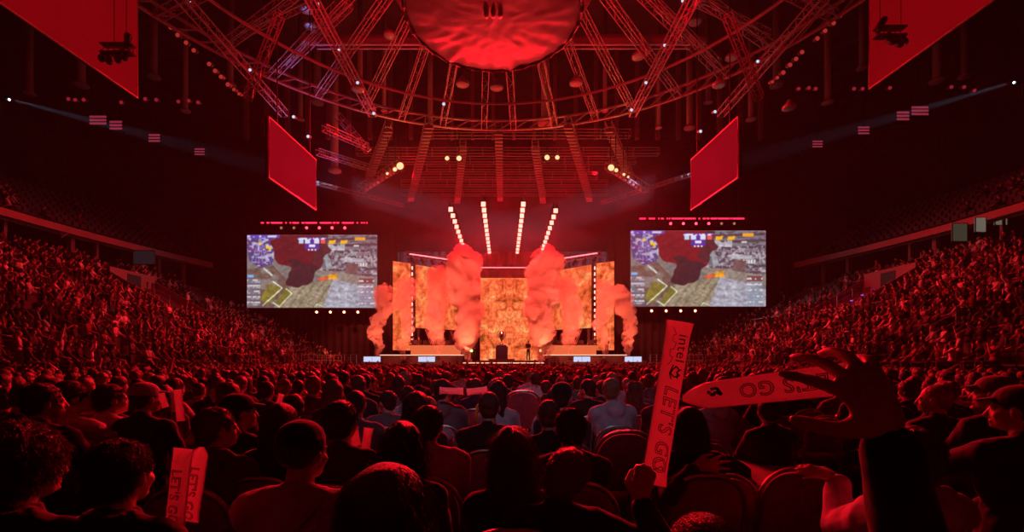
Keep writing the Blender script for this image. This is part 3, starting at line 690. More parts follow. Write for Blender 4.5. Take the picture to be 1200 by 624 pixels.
for (px, py) in ((359, 12), (364, 31), (457, 42), (419, 105), (582, 103), (819, 5), (815, 26), (756, 60), (843, 100), (858, 68), (925, 127), (748, 67), (542, 99), (675, 98)):
    c = P(px, py, 27); q = MB(); q.sm = True; q.lathe([(.1, .5), (.2, .3), (.38, .12), (.4, 0), (.3, -.03)], 16)
    o = tag(q.build('high_bay_lamp', mat('bay_shell', (.4, .36, .36), .35, .3)), 'unlit high bay lamp shade hanging among the roof spokes', 'lamp', 'unlit high bay lamps'); o.location = c
for (px, py, w_, h_) in ((115, 141, 1.5, .9), (136, 147, 1.1, .9), (181, 162, 1.0, .8), (234, 178, .9, .7), (1078, 130, 1.5, .9), (1058, 136, 1.1, .9), (1012, 153, 1.0, .8), (958, 169, .9, .7)):
    c = P(px, py, 41); r = empty('equipment_box', c, 0, 'pink lit lighting box under the %s roof, %s' % ('left' if px < 600 else 'right', {115: 'outermost and widest', 136: 'second from outside', 181: 'third from outside', 234: 'innermost', 1078: 'outermost and widest', 1058: 'second from outside', 1012: 'third from outside', 958: 'innermost'}[px]), 'box')
    q = MB(); q.box((0, .2, 0), (w_+.1, .4, h_+.1)); q.build('housing', M_black, r)
    q = MB()
    for k in range(3): q.box((0, -.02, (k-1)*h_/3), (w_, .03, h_/3-.12))
    q.build('lit_panel', emit('pink_panel', (.30, .025, .05), .8), r)
    q = MB(); q.tube([(0, .2, h_/2), (0, .2, 33-c.z)], .03, 4); q.build('hanging_cable', M_black, r)
for (px, py, tx, ty) in ((9, 117, 260, 182), (1190, 97, 930, 172)):
    c = P(px, py, 30); f = empty('follow_spot', c, 0, 'follow spot throwing a pale beam from the far %s' % ('left' if px < 600 else 'right'), 'lamp')
    q = MB(); q.sm = True; s = 1 if px < 600 else -1; q.cap((-s*.7, 0, .06), .08, (-s*.1, 0, 0), .1); q.build('housing', M_black, f)
    q = MB(); q.sm = True; q.ell((s*.12, -.02, 0), (.05, .07, .07)); q.build('lens', emit('follow_lens', (.75, .85, 1), 5), f)
    q = MB(); q.box((-s*.5, 0, -.6), (.1, .1, 1.2)); q.build('stand', M_black, f)
    d = P(tx, ty, 36); spot(c+Vector((s*.3, 0, 0)), d, 150000, (.45, .65, 1), 7, .6, .08)
# ================================================================ smoke jets
def evaluated_mesh(o, name):
    TMP = bpy.data.scenes.new('workbench'); TMP.collection.objects.link(o)
    for c in list(o.users_collection):
        if c != TMP.collection: c.objects.unlink(o)
    vl = TMP.view_layers[0]; vl.update(); dg = vl.depsgraph
    me = bpy.data.meshes.new_from_object(o.evaluated_get(dg)); me.name = name
    TMP.collection.objects.unlink(o); bpy.data.scenes.remove(TMP); return me
def remeshed(mb, name, voxel, smooth=4, fac=.5, mats=None, decimate=None):
    o = mb.build('tmp', None)
    r = o.modifiers.new('r', 'REMESH'); r.mode = 'VOXEL'; r.voxel_size = voxel; r.use_smooth_shade = True
    if smooth:
        q = o.modifiers.new('s', 'SMOOTH'); q.factor = fac; q.iterations = smooth
    if decimate:
        q = o.modifiers.new('d', 'DECIMATE'); q.ratio = decimate
    me = evaluated_mesh(o, name); bpy.data.objects.remove(o)
    me.materials.clear()
    for m in (mats if isinstance(mats, (list, tuple)) else [mats] if mats else []): me.materials.append(m)
    me.polygons.foreach_set('use_smooth', [True]*len(me.polygons))
    return me
def displace(me, fn):
    n = len(me.vertices); co = np.empty(n*3, 'f'); no = np.empty(n*3, 'f'); me.vertices.foreach_get('co', co); me.vertex_normals.foreach_get('vector', no)
    co = co.reshape(-1, 3); no = no.reshape(-1, 3); d = np.array([fn(c) for c in co.tolist()], 'f')
    co = co+no*d[:, None]; me.vertices.foreach_set('co', co.ravel()); me.update()
def smoke_mat(dens):
    m = volume('smoke%.2f' % dens, dens, (.995, .96, .96)); nt = m.node_tree
    if 'billow' in nt.nodes: return m
    v = [n for n in nt.nodes if n.type == 'PRINCIPLED_VOLUME'][0]
    tc = nt.nodes.new('ShaderNodeTexCoord'); n = nt.nodes.new('ShaderNodeTexNoise'); n.name = 'billow'; n.inputs['Scale'].default_value = 1.5; n.inputs['Detail'].default_value = 4; n.inputs['Roughness'].default_value = .6; n.inputs['Distortion'].default_value = .8
    nt.links.new(tc.outputs['Object'], n.inputs['Vector']); r = nt.nodes.new('ShaderNodeMapRange'); r.inputs[1].default_value = .38; r.inputs[2].default_value = .68; r.inputs[3].default_value = 0; r.inputs[4].default_value = dens*3
    nt.links.new(n.outputs[0], r.inputs[0]); nt.links.new(r.outputs[0], v.inputs['Density']); return m
def plume(base, h, w0, w1, sway, dens, seed, label, n=26):
    rr = random.Random(seed); m = MB()
    for k in range(n):
        t = (k+.5)/n; w_ = (w0+(w1-w0)*t**.7)*min(1, .55+t*2.2)
        for j in range(4):
            m.ell((sway*t*t+rr.uniform(-.5, .5)*w_+.25*math.sin(t*9+seed), rr.uniform(-.4, .4)*w_, h*t+rr.uniform(-.3, .3)*w_), [w_*rr.uniform(.35, .75) for _ in range(3)], 8, 6)
    m.cap((0, 0, 0), w0*.45, (0, 0, h*.3), w0*.9, 10)
    me = remeshed(m, 'smoke_jet', .085, 1, mats=smoke_mat(dens))
    for v in me.vertices:
        q_ = v.co+Vector((seed, 0, 0)); v.co += noise.noise_vector(q_*1.3)*.2+noise.noise_vector(q_*3.6)*.11
    o = link('smoke_jet', me); o.location = base; return tag(o, label, 'smoke')
def ph(y0, y1, D): return (y0-y1)/F*D
JETS = ((442, 421, 340, 39, .3, 1.0, .6, 2.2, 'leftmost jet of smoke rising beside the left match screen'),
        (474, 422, 330, 38.5, .25, 1.0, .2, 1.3, 'narrow smoke jet before the outer left LED strip'),
        (512, 416, 322, 41, .45, 1.3, .1, .9, 'soft smoke jet before the left LED wing'),
        (548, 420, 300, 38, .8, 1.6, -.4, 2.6, 'tall thick smoke jet left of the trophy'),
        (634, 420, 303, 38, .85, 1.6, .2, 2.6, 'tall thick smoke jet right of the trophy'),
        (669, 416, 330, 41, .45, 1.3, -.3, .9, 'soft smoke jet before the right LED wing'),
        (707, 421, 335, 38.5, .25, 1.0, .1, 1.3, 'narrow smoke jet before the outer right LED strip'),
        (738, 421, 340, 39, .3, 1.0, -.5, 2.2, 'rightmost jet of smoke rising beside the right match screen'))
for i, (px, y0, y1, D, w0, w1, sw, dn, lb) in enumerate(JETS):
    b = P(px, y0, D); plume(b, ph(y0, y1, D), w0, w1, sw, dn, i*3+1, lb, 26 if i in (3, 4) else 20)
    l = bpy.data.lights.new('jet_light', 'SPOT'); l.energy = 2500 if i in (3, 4) else 1500; l.color = (1, .12, .05); l.spot_size = math.radians(50); l.shadow_soft_size = .4
    o = bpy.data.objects.new('jet_light', l); COL.objects.link(o); o.location = b+Vector((0, -1.3, .1)); o.rotation_euler = Vector((0, .38, 1)).to_track_quat('-Z', 'Y').to_euler()
    r = empty('jet_nozzle', b-Vector((0, 0, .35)), 0, 'black box nozzle under the '+lb.split(' rising')[0].split(' before')[0].replace('soft smoke jet', 'soft smoke jet %s of centre' % ('left' if px < 590 else 'right')).replace('narrow smoke jet', 'narrow smoke jet %s of centre' % ('left' if px < 590 else 'right')), 'machine')
    q = MB(); q.box((0, 0, .1), (.5, .4, .3)); q.tube([(0, 0, .2), (0, 0, .36)], .08, 8); q.build('body', M_black, r)
# ================================================================ haze in the hall
m = MB(); m.box((0, 29.5, 16.4), (80, 67, 33)); hz = m.build('haze', volume('haze', .0005, (1, 1, 1), .3))
tag(hz, 'thin haze filling the whole hall', 'haze', kind='stuff')
# ================================================================ lights
for x, y in ((-9, 37), (-4, 34), (0, 36), (4, 34), (9, 37)):            # washes on the rig over the stage, aimed back at the floor crowd
    spot((x, 32.6, 13.5), (x*.9, 6, 1), 14000, RED, 75, .7, .3)
for s in (-1, 1):
    spot((s*3, 33, 18), (s*24, 25, 4), 15500, RED, 85, .8, .4)       # towards the stands
    spot((s*14.6, 43, 15), (s*22, 26, 3), 6000, RED, 70, .8, .4)
    spot((s*7, 44, 2.4), (s*6, 24, 20), 8000, RED, 80, .8, .3)      # up at the roof steel
    spot((s*2.5, 37, 2.2), (0, 18.6, 13.6), 5200, (1, .02, .025), 26, .9, .3)      # up at the covered cube
    spot((s*6, 20, 15), (s*10, 28, 24), 1300, RED, 120, .8, .3)
    spot((s*9, 44, 19.2), (s*7, 38, 22), 1200, RED, 120, .8, .3)
area((0, 40, 12), (0, 40, 22), 1800, RED, 16, 4)
spot((-16, 36, 12), (-13, 32, 21), 1300, (.25, .3, 1), 60, .7, .2)

for x, tx in ((-7, -11), (-5, -6), (-1.5, -3.2), (1.5, 3.3), (5, 6.5), (7, 10.8)):      # added spots that brighten the smoke jets from the front
    spot((x, 27, 13), (tx, 38.8, 5.5), 26000 if abs(tx) < 4 else 20000, (1, .09, .05), 42 if abs(tx) < 4 else 34, .7, .3)

m = MB(); m.box((0, 44, 13.2), (27, 21, 11)); tag(m.build('stage_haze', volume('stage_haze', .006, (1, .95, .95), .2)), 'denser red haze hanging around the lamps over the stage', 'haze', kind='stuff')
area((0, 49, 19.2), (0, 53, 10), 700, RED, 22, 4)  # added red fill that lifts the dark drape behind the LED walls

for x in (-3.85, -1.4, 1.4, 3.85):        # added red area lights under the four bars, giving the haze its glow
    area((x, 40, 12.3), (x, 40, 0), 900, RED, .3, 13)

spot((0, -8, 12), (.1, 6.3, 1), 750, (.6, .6, 1), 16, .6, .3)      # weak cool lamp from the back of the hall
# ================================================================ people
M_skin = mat('skin', (.50, .32, .25), .5, noise_amt=.06, nscale=40)
M_eye = mat('eye_white', (.6, .6, .6), .2); M_iris = mat('iris', (.03, .02, .015), .15); M_lip = mat('lips', (.42, .16, .14), .45)
HAIRS = {'black': mat('hair_black', (.03, .022, .02), .5, noise_amt=.5, nscale=30, bump=.6, stretch=(6, 6, 1)),
         'brown': mat('hair_brown', (.1, .05, .03), .5, noise_amt=.5, nscale=30, bump=.6, stretch=(6, 6, 1)),
         'fair': mat('hair_fair', (.24, .15, .08), .42, noise_amt=.4, nscale=30, bump=.6, stretch=(6, 6, 1)),
         'grey': mat('hair_grey', (.3, .29, .28), .45, noise_amt=.3, nscale=30, bump=.6, stretch=(6, 6, 1))}
CLOTH = {'black': (.012, .012, .014), 'charcoal': (.03, .03, .034), 'navy': (.015, .02, .05), 'grey': (.16, .16, .17), 'white': (.8, .8, .85), 'light blue': (.4, .55, .95),
         'yellow': (.9, .75, .02), 'dark red': (.12, .012, .015), 'olive': (.05, .055, .03), 'brown': (.08, .045, .03), 'pale grey': (.5, .5, .55)}
def cloth(c): return mat('cloth_'+c.replace(' ', '_'), CLOTH[c], .85, noise_amt=.25, nscale=9, bump=.4, sheen=.35)
M_trousers = mat('trousers', (.03, .032, .045), .85, noise_amt=.2, bump=.3); M_shoe = mat('shoe', (.25, .24, .24), .6)

def ik(s, t, l1, l2, pole):
    s = Vector(s); t = Vector(t); d = t-s; L = min(d.length, (l1+l2)*.995); d.normalize()
    a = (l1*l1-l2*l2+L*L)/(2*L); h = math.sqrt(max(0, l1*l1-a*a)); p = Vector(pole); p = (p-d*p.dot(d)).normalized()
    return s+d*a+p*h, s+d*L
def hand(m, w, d, nrm, side, curl=.5, sc=1.0, spread=.12, thumb=.5, curls=None, ts=0, fat=1):
    """w wrist, d direction of the fingers, nrm out of the back of the hand, side +1: thumb towards d x nrm"""
    d = Vector(d).normalized(); nrm = Vector(nrm); nrm = (nrm-d*nrm.dot(d)).normalized(); u = d.cross(nrm).normalized()*side
    w = Vector(w); S = sc
    for k in range(4):
        off = (1.5-k)*.0195*S; base = w+d*.088*S+u*off-(d*.008*S if k in (0, 3) else Vector())
        m.cap(w+d*.012*S+u*off*.62, .0155*S, base, .0125*S, 8)
        ln = (.042, .047, .044, .034)[k]*S; c = (curls[k] if curls else curl); ang = 0; p = base; dd = (d+u*spread*(1.5-k)).normalized()
        for j, f in enumerate((1, .68, .52)):
            ang += c*(.85, 1.05, .7)[j]; q = p+(dd*math.cos(ang)-nrm*math.sin(ang))*ln*f
            m.cap(p, (.0102-.0011*j)*S*fat, q, (.0094-.0012*j)*S*fat, 8); p = q
    m.cap(w+d*.02*S, .024*S, w+d*.07*S, .024*S, 8)
    p = w+d*.022*S+u*.022*S; q = p+(d*(.6-ts)+u*(.75+ts)-nrm*.25).normalized()*.045*S
    m.cap(p, .018*S*fat, q, .0125*S*fat, 8); t2 = (d*(1-.5*thumb-1.4*ts)+u*(.5-.8*thumb+ts*.6)-nrm*(.2+.6*thumb)).normalized(); q2 = q+t2*.034*S; m.cap(q, .0118*S*fat, q2, .0105*S*fat, 8)
    q3 = q2+(t2-nrm*.3*thumb).normalized()*.026*S; m.cap(q2, .0105*S*fat, q3, .0088*S*fat, 8)

def head_frame(p):
    yaw, tilt, nod = p.get('yaw', 0), p.get('tilt', 0), p.get('nod', 0); lean = p.get('lean', (0, 0))
    c = Vector((lean[0], .035+lean[1], 1.215))
    M = Matrix.Translation(c) @ Euler((math.radians(-nod), math.radians(tilt), math.radians(yaw)), 'YXZ').to_matrix().to_4x4() if 0 else Matrix.Translation(c-Vector((0, 0, .09))) @ Matrix.Rotation(math.radians(yaw), 4, 'Z') @ Matrix.Rotation(math.radians(tilt), 4, 'Y') @ Matrix.Rotation(math.radians(-nod), 4, 'X') @ Matrix.Translation((0, 0, .09))
    return M
def add_head(m, M, beard=0):
    R = M.to_3x3()
    def e(c, r, n=16, k=12): m.ell(M @ Vector(c), r, n, k, R)
    e((0, -.012, .028), (.0745, .094, .086)); e((0, .028, -.03), (.060, .064, .072)); e((0, .046, -.078), (.037, .036, .028))
    e((0, .0, -.055), (.057, .06, .045)); e((0, .076, .014), (.046, .017, .011)); e((.04, .06, -.028), (.02, .02, .018)); e((-.04, .06, -.028), (.02, .02, .018))
    m.cap(M @ Vector((0, .09, .004)), .0085, M @ Vector((0, .109, -.034)), .0125, 8); e((0, .088, -.04), (.017, .012, .008)); e((0, .089, -.062), (.022, .010, .009)); e((0, .082, -.085), (.018, .014, .012))
    for s in (-1, 1):
        m.ell(M @ Vector((s*.077, -.008, -.012)), (.011, .021, .032), 10, 8, R @ Matrix.Rotation(s*-.35, 3, 'Z') @ Matrix.Rotation(-.2, 3, 'X'))
        e((s*.03, .073, -.004), (.013, .012, .009), 8, 6)
def body_meshes(p, vox=.013, hero=False):
    """meshes of one seated person: body, top, trousers, shoes, hair"""
    M = head_frame(p); ln = p.get('lean', (0, 0)); lx, ly = ln; big = p.get('build', 1.0); style = p['hair']
    sh = {s: Vector((s*.165*big+lx*.75, ly*.75, 1.0+p.get('shrug', 0))) for s in (-1, 1)}
    neckb = Vector((lx*.85, -.015+ly*.85, 1.06)); chin = M @ Vector((0, -.018, -.075))
    arms = {}
    for s in (-1, 1):
        t = p.get('hand_r' if s > 0 else 'hand_l', (s*.1, .36, .62)); pole = p.get('pole_r' if s > 0 else 'pole_l', (s*.7, -.3, -1)); ar = p.get('arm_len', 1.0)
        arms[s] = ik(sh[s]+Vector((s*.015, 0, -.01)), t, .28*ar, .25*ar, pole)
    kn = {s: Vector((s*.13, .43, .5)) for s in (-1, 1)}; an = {s: Vector((s*.14, .42-p.get('tuck', .05), .1)) for s in (-1, 1)}
    # --- body
    m = MB(); add_head(m, M); m.cap(chin, .054, neckb, .056, 12)
    def torso(m, g):
        m.ell((lx*.5, ly*.5, .87), (.165*big+g, .108+g, .19+g), 18, 12); m.ell((0, .01, .62), (.15*big+g, .115*big+g, .17+g), 18, 12)
        m.cap(sh[-1], .05+g, sh[1], .05+g, 12)
        for s in (-1, 1): m.cap(neckb+Vector((s*.025, 0, -.01)), .045+g*.6, sh[s]+Vector((s*-.02, 0, .005)), .052+g, 12)
        m.ell((0, .01, .52), (.165*big+g, .13+g, .1+g), 14, 10)
    torso(m, -.008)
    for s in (-1, 1):
        e, h = arms[s]; m.cap(sh[s], .048, e, .036, 12); m.cap(e, .037, h, .024, 12)
        d = (h-e).normalized(); hd = p.get('hdir_r' if s > 0 else 'hdir_l'); hn = p.get('hnrm_r' if s > 0 else 'hnrm_l', (0, -.5, 1))
        hc = p.get('curl_r' if s > 0 else 'curl_l', .45); kw = {}
        if isinstance(hc, (tuple, list)): kw['curls'] = hc; hc = .3
        hand(m, h, Vector(hd) if hd else d+Vector((-s*.3, 0, -.1)), hn, p.get('side_r' if s > 0 else 'side_l', 1 if s < 0 else -1), hc, p.get('hand_scale', 1.0), p.get('spread', .12), p.get('thumb', .5), ts=p.get('ts', 0), fat=p.get('fat', 1.12), **kw)
        m.cap((s*.09, 0, .52), .07, kn[s], .052, 10); m.cap(kn[s], .05, an[s], .034, 10); m.cap(an[s]+Vector((0, 0, -.03)), .032, an[s]+Vector((0, .15, -.06)), .024, 8)
    out = {}
    me = remeshed(m, 'person', vox, 2, .4, [M_skin, M_eye, M_iris, M_lip]); Mi = M.inverted()
    n = len(me.polygons); cen = np.empty(n*3); me.polygons.foreach_get('center', cen); cen = cen.reshape(-1, 3)
    A = np.array(Mi.to_3x3()); loc = cen @ A.T + np.array(Mi.translation); mi = np.zeros(n, int)
    for s in (-1, 1):
        d = np.hypot(loc[:, 0]-s*.03, (loc[:, 2]+.004)*1.7); mi[(d < .012) & (loc[:, 1] > .06)] = 1; mi[(d < .006) & (loc[:, 1] > .06)] = 2
    mi[(np.abs(loc[:, 0]) < .022) & (np.abs(loc[:, 2]+.063) < .008) & (loc[:, 1] > .08)] = 3
    me.polygons.foreach_set('material_index', mi); out['person'] = me
    # --- top
    g = .016 if not p.get('loose') else .028; m = MB(); torso(m, g)
    m.cap(neckb+Vector((0, 0, -.02)), .06+g*.3, neckb+Vector((0, .004, .02)), .056+g*.2, 12)
    short = p.get('short', False)
    for s in (-1, 1):
        e, h = arms[s]; m.cap(sh[s], .052+g, e if not short else sh[s]+(e-sh[s])*.8, .044+g, 12)
        if not short: m.cap(e, .042+g, h-(h-e).normalized()*.035, .03+g*.8, 12)
    if p.get('hood'):
        for a in range(9):
            th = PI*(.05+.9*a/8); m.ell(neckb+Vector((.085*math.cos(th+PI), -.055*math.sin(th)-.01, .0+.03*math.sin(th))), (.04, .038, .045), 8, 6)
        m.ell(neckb+Vector((0, -.085, -.03)), (.085, .045, .07), 10, 8)
    if p.get('collar'):
        for a in range(12): th = 2*PI*a/12; m.ell(neckb+Vector((.066*math.cos(th), .062*math.sin(th), .022)), (.022, .022, .03), 8, 6)
    if p.get('jacket'):
        m.cap((0, -.01, .6), .16, (0, 0, .8), .15, 12)
    me = remeshed(m, 'top', vox, 3, .5, cloth(p.get('top', 'black')))
    sd = p.get('seed', 0); displace(me, lambda c: .010*(noise.noise((c[0]*9, c[1]*9, c[2]*5+sd))+.5*noise.noise((c[0]*22, c[1]*22, c[2]*14))))
    out['top'] = me
    m = MB()
    m.ell((0, .0, .52), (.18*big, .145, .095), 14, 10)
    for s in (-1, 1): m.cap((s*.085, .02, .53), .088, kn[s], .066, 12); m.cap(kn[s], .066, an[s], .052, 12)
    out['trousers'] = remeshed(m, 'trousers', max(vox, .018), 3, .5, M_trousers)
    m = MB()
    for s in (-1, 1): m.cap(an[s]+Vector((0, -.02, -.055)), .042, an[s]+Vector((0, .16, -.062)), .036, 10); m.ell(an[s]+Vector((0, .0, -.03)), (.042, .05, .05), 10, 6)
    out['shoes'] = remeshed(m, 'shoes', .016, 2, .4, M_shoe)
    # --- hair
    m = MB(); R = M.to_3x3(); seed = p.get('seed', 1)
    def e(c, r, n=18, k=14): m.ell(M @ Vector(c), r, n, k, R)
    def cp(a, ra, b, rb): m.cap(M @ Vector(a), ra, M @ Vector(b), rb, 12)
    th = {'buzz': .003, 'short': .009, 'spiky': .008, 'curly': .02, 'long': .013, 'cap': .006, 'bun': .009, 'bald': 0, 'beanie': .012, 'bob': .016}[style]
    e((0, -.022, .036), (.0765+th, .090+th, .083+th)); 
    if style not in ('bald', 'beanie'): e((0, -.055, -.02), (.062+th, .045+th, .055+th*.8))
    if style in ('long', 'bob'):
        L = -.36 if style == 'long' else -.12
        for x, w_ in ((-.045, .052), (0, .055), (.045, .052)): cp((x, -.055, -.01), w_, (x*1.4, -.075, L), w_*.72)
        for s in (-1, 1): cp((s*.062, -.02, .02), .032, (s*.082, -.03, L*.8), .026)
    if style == 'bun': e((0, -.09, .09), (.04, .04, .038), 10, 8)
    amp, fr = {'curly': (.014, 45), 'spiky': (.010, 60), 'short': (.006, 40), 'long': (.010, 26), 'bob': (.007, 18), 'bun': (.004, 25)}.get(style, (.0015, 40))
    if style == 'curly':
        rr = random.Random(seed)
        for k in range(90):
            a = rr.uniform(0, 2*PI); b = rr.uniform(-.35, 1.4); v = Vector((math.cos(a)*math.cos(b)*.088, math.sin(a)*math.cos(b)*.1-.022, math.sin(b)*.095+.034))
            if v.y > .045 and v.z < .075: continue
            e(v, (rr.uniform(.012, .022),)*3, 7, 5)
    me = remeshed(m, 'hair', min(vox, .009 if hero else .012), 2, .5, None)
    zf = .35 if style in ('long', 'bob') else .8; displace(me, lambda c: amp*noise.noise((c[0]*fr, c[1]*fr, c[2]*fr*zf+seed)))
    if hero and style not in ('bald', 'cap', 'beanie'):
        rr = random.Random(seed); nstr = p.get('strands', 2600); V = [v.co.copy() for v in me.vertices]; Nn = [v.normal.copy() for v in me.vertices]; crown = M @ Vector((0, -.04, .12))
        mm = MB(); mm.sm = True; mm.v = [tuple(v) for v in V]; mm.f = [tuple(q.vertices) for q in me.polygons]; mm.mi = [0]*len(mm.f); mm.smooth = [True]*len(mm.f)
        for k in range(nstr):
            i = rr.randrange(len(V)); c, nn = V[i], Nn[i]
            fl = (c-crown); fl = fl-nn*fl.dot(nn); fl = fl+Vector((0, 0, -.5 if style in ('long', 'bob') else -.06))-nn*0
            if fl.length < 1e-4: continue
            fl.normalize(); fl = (fl+Vector((rr.gauss(0, .3), rr.gauss(0, .3), rr.gauss(0, .3)))).normalized()
            L = {'buzz': .008, 'short': .022, 'spiky': .019, 'curly': .04, 'long': .09, 'bob': .06, 'bun': .03}[style]*rr.uniform(.5, 1.3)
            up = {'spiky': .6, 'curly': .6, 'buzz': .5, 'short': .3, 'long': .12, 'bob': .13, 'bun': .12}[style]
            p0 = c-nn*.002; p1 = c+(fl*(1-up)+nn*up)*L*.5; p2 = p1+(fl*(1-up*.6)+nn*up*.45+Vector((0, 0, -.25)))*L*.5
            w_ = rr.uniform(.0006, .0013); mm.tube([p0, p1, p2], [w_*1.2, w_, w_*.25], 3, cap=False)
        me2 = mm.mesh('hair'); bpy.data.meshes.remove(me); me = me2; me.polygons.foreach_set('use_smooth', [True]*len(me.polygons))
    out['hair'] = me
    if style == 'cap':
        m = MB(); m.ell(M @ Vector((0, -.018, .055)), (.088, .104, .075), 18, 12, R)
        m.ell(M @ Vector((0, .095, .052)), (.062, .065, .008), 16, 8, R @ Matrix.Rotation(-.18, 3, 'X')); m.ell(M @ Vector((0, -.018, .132)), (.008, .008, .005), 8, 4)
        out['cap'] = remeshed(m, 'cap', .006 if hero else .009, 2, .4, None)
    if style == 'beanie':
        m = MB(); m.ell(M @ Vector((0, -.02, .055)), (.088, .102, .085), 18, 12, R); m.lathe([(.086, -.02), (.094, -.02), (.096, .02), (.088, .025)], 18, M @ Vector((0, -.02, .045)), R)
        out['cap'] = remeshed(m, 'cap', .007, 1, .4, None)
    return out
NAME = {'person': 'person', 'top': 'top', 'trousers': 'trousers', 'shoes': 'shoes', 'hair': 'hair', 'cap': 'cap'}
def set_mat(o, m):
    if not len(o.data.materials): o.data.materials.append(m)
    o.material_slots[0].link = 'OBJECT'; o.material_slots[0].material = m
def place_person(meshes, loc, rz, sc, top, hair, label, group=None, cap=None, trousers=True):
    b = link('person', meshes['person']); b.location = loc; b.rotation_euler = (0, 0, rz); b.scale = (sc, sc, sc)
    tag(b, label, 'person', group)
    for k in ('top', 'trousers', 'shoes', 'hair', 'cap'):
        if k not in meshes: continue
        o = link(NAME[k], meshes[k], b)
        if k == 'top': set_mat(o, cloth(top))
        if k == 'hair': set_mat(o, HAIRS[hair])
        if k == 'cap': set_mat(o, cloth(cap or 'charcoal'))
    return b

# ================================================================ banquet chairs
M_fab = mat('chair_fabric', (.20, .07, .08), .8, noise_amt=.2, nscale=25, bump=.2, sheen=.4); M_brass = mat('chair_frame', (.45, .36, .25), .35, .8)
def rounded(w, z0, z1, r, n=10, flare=0):
    pts = [(-w/2, z0)]+[(-w/2+r-r*math.cos(a*PI/2/n)-flare*0, z1-r+r*math.sin(a*PI/2/n)) for a in range(n+1)]
    return pts+[(-x, z) for x, z in reversed(pts)]
def chair_meshes():
    d = {}
    def sub(m, name, mats, bev=.012):
        o = m.build('tmp', mats); b = o.modifiers.new('b', 'BEVEL'); b.width = bev; b.segments = 2; b.limit_method = 'ANGLE'; me = evaluated_mesh(o, name); bpy.data.objects.remove(o)
        me.polygons.foreach_set('use_smooth', [True]*len(me.polygons)); return me
    m = MB(); pts = [(-.21, -.2), (-.22, .16), (-.17, .22), (.17, .22), (.22, .16), (.21, -.2)]
    m.prism([(x, y, .42) for x, y in pts], (0, 0, .065)); d['seat'] = sub(m, 'seat', M_fab, .02)
    m = MB(); pr = rounded(.40, .53, .93, .17); m.prism([(x, -.225-(z-.5)*.14, z) for x, z in pr], (0, .05, 0)); d['backrest'] = sub(m, 'backrest', M_fab, .015)
    m = MB(); pr = rounded(.435, .44, .95, .185); m.tube([(x, -.205-(z-.5)*.14, z) for x, z in pr], .012, 6)
    for s in (-1, 1): m.tube([(s*.2, -.19, .43), (s*.2, .18, .43)], .011, 6)
    m.tube([(-.2, -.19, .43), (.2, -.19, .43)], .011, 6); m.tube([(-.2, .18, .43), (.2, .18, .43)], .011, 6)
    d['frame'] = m.mesh('frame', M_brass)
    for k, (x, y) in enumerate(((-.2, .18), (.2, .18), (-.21, -.2), (.21, -.2))):
        m = MB(); m.tube([(x, y, .43), (x*1.03, y*1.12, .2), (x*1.05, y*1.2, 0)], .012, 6); d['leg%d' % k] = m.mesh('leg', M_brass)
    return d
CH = chair_meshes()
def joined(dct, name):
    m = bpy.data.meshes.new(name); bm = bmesh.new(); mats = []
    for me in dct.values():
        b0 = len(bm.faces); bm.from_mesh(me); bm.faces.ensure_lookup_table()
        for mt in me.materials:
            if mt not in mats: mats.append(mt)
        for f in bm.faces[b0:]: f.material_index = mats.index(me.materials[min(f.material_index, len(me.materials)-1)])
    bm.to_mesh(m); bm.free()
    for q in mats: m.materials.append(q)
    return m
CHJ = joined(CH, 'banquet_chair')
def place_chair(loc, rz, label, group=None, full=True):
    if not full:
        o = link('banquet_chair', CHJ); o.location = loc; o.rotation_euler = (0, 0, rz); return tag(o, label, 'chair', group)
    r = empty('banquet_chair', loc, rz, label, 'chair', group)
    for k, me in CH.items(): link(k.rstrip('0123'), me, r)
    return r
# ================================================================ seated variants
def v(**k): return k
VAR = [v(hair='short', seed=1), v(hair='short', seed=2, yaw=18, short=True), v(hair='long', seed=3, build=.9), v(hair='buzz', seed=4, build=1.08),
       v(hair='cap', seed=5, yaw=-14, hood=True), v(hair='short', seed=6, yaw=-28, hood=True, loose=True), v(hair='curly', seed=7, yaw=10), v(hair='long', seed=8, yaw=-20, build=.88),
       v(hair='short', seed=9, yaw=30, hand_r=(.05, .2, 1.09), pole_r=(.5, .2, -1), curl_r=1.0, loose=True), v(hair='short', seed=10, nod=18, hand_l=(-.05, .34, .86), hand_r=(.06, .34, .86), short=True), v(hair='bun', seed=11, yaw=6, build=.9), v(hair='spiky', seed=12, yaw=-8, jacket=True, collar=True)]
def lab_var(i): return {0: 'short-haired', 1: 'short-haired', 2: 'long-haired', 3: 'close-cropped', 4: 'cap-wearing', 5: 'hooded', 6: 'curly-haired', 7: 'long-haired', 8: 'short-haired', 9: 'short-haired', 10: 'bun-haired', 11: 'spiky-haired'}[i]
VM = [body_meshes(p, .015) for p in VAR]
for vm in VM:
    for k in ('hair', 'cap'):
        if k in vm and not len(vm[k].materials): vm[k].materials.append(HAIRS['black'])
VJ = [joined(vm, 'person') for vm in VM]
rc = random.Random(11)
TOPS = ['black']*9+['charcoal']*6+['navy']*3+['grey']*4+['white']*2+['dark red']*2+['olive', 'brown', 'pale grey', 'pale grey']
HC = ['black']*6+['brown']*6+['fair']*2+['grey']
def look(x, y):        # people turn towards the middle of the stage
    return math.atan2(x*.75, 42-y)
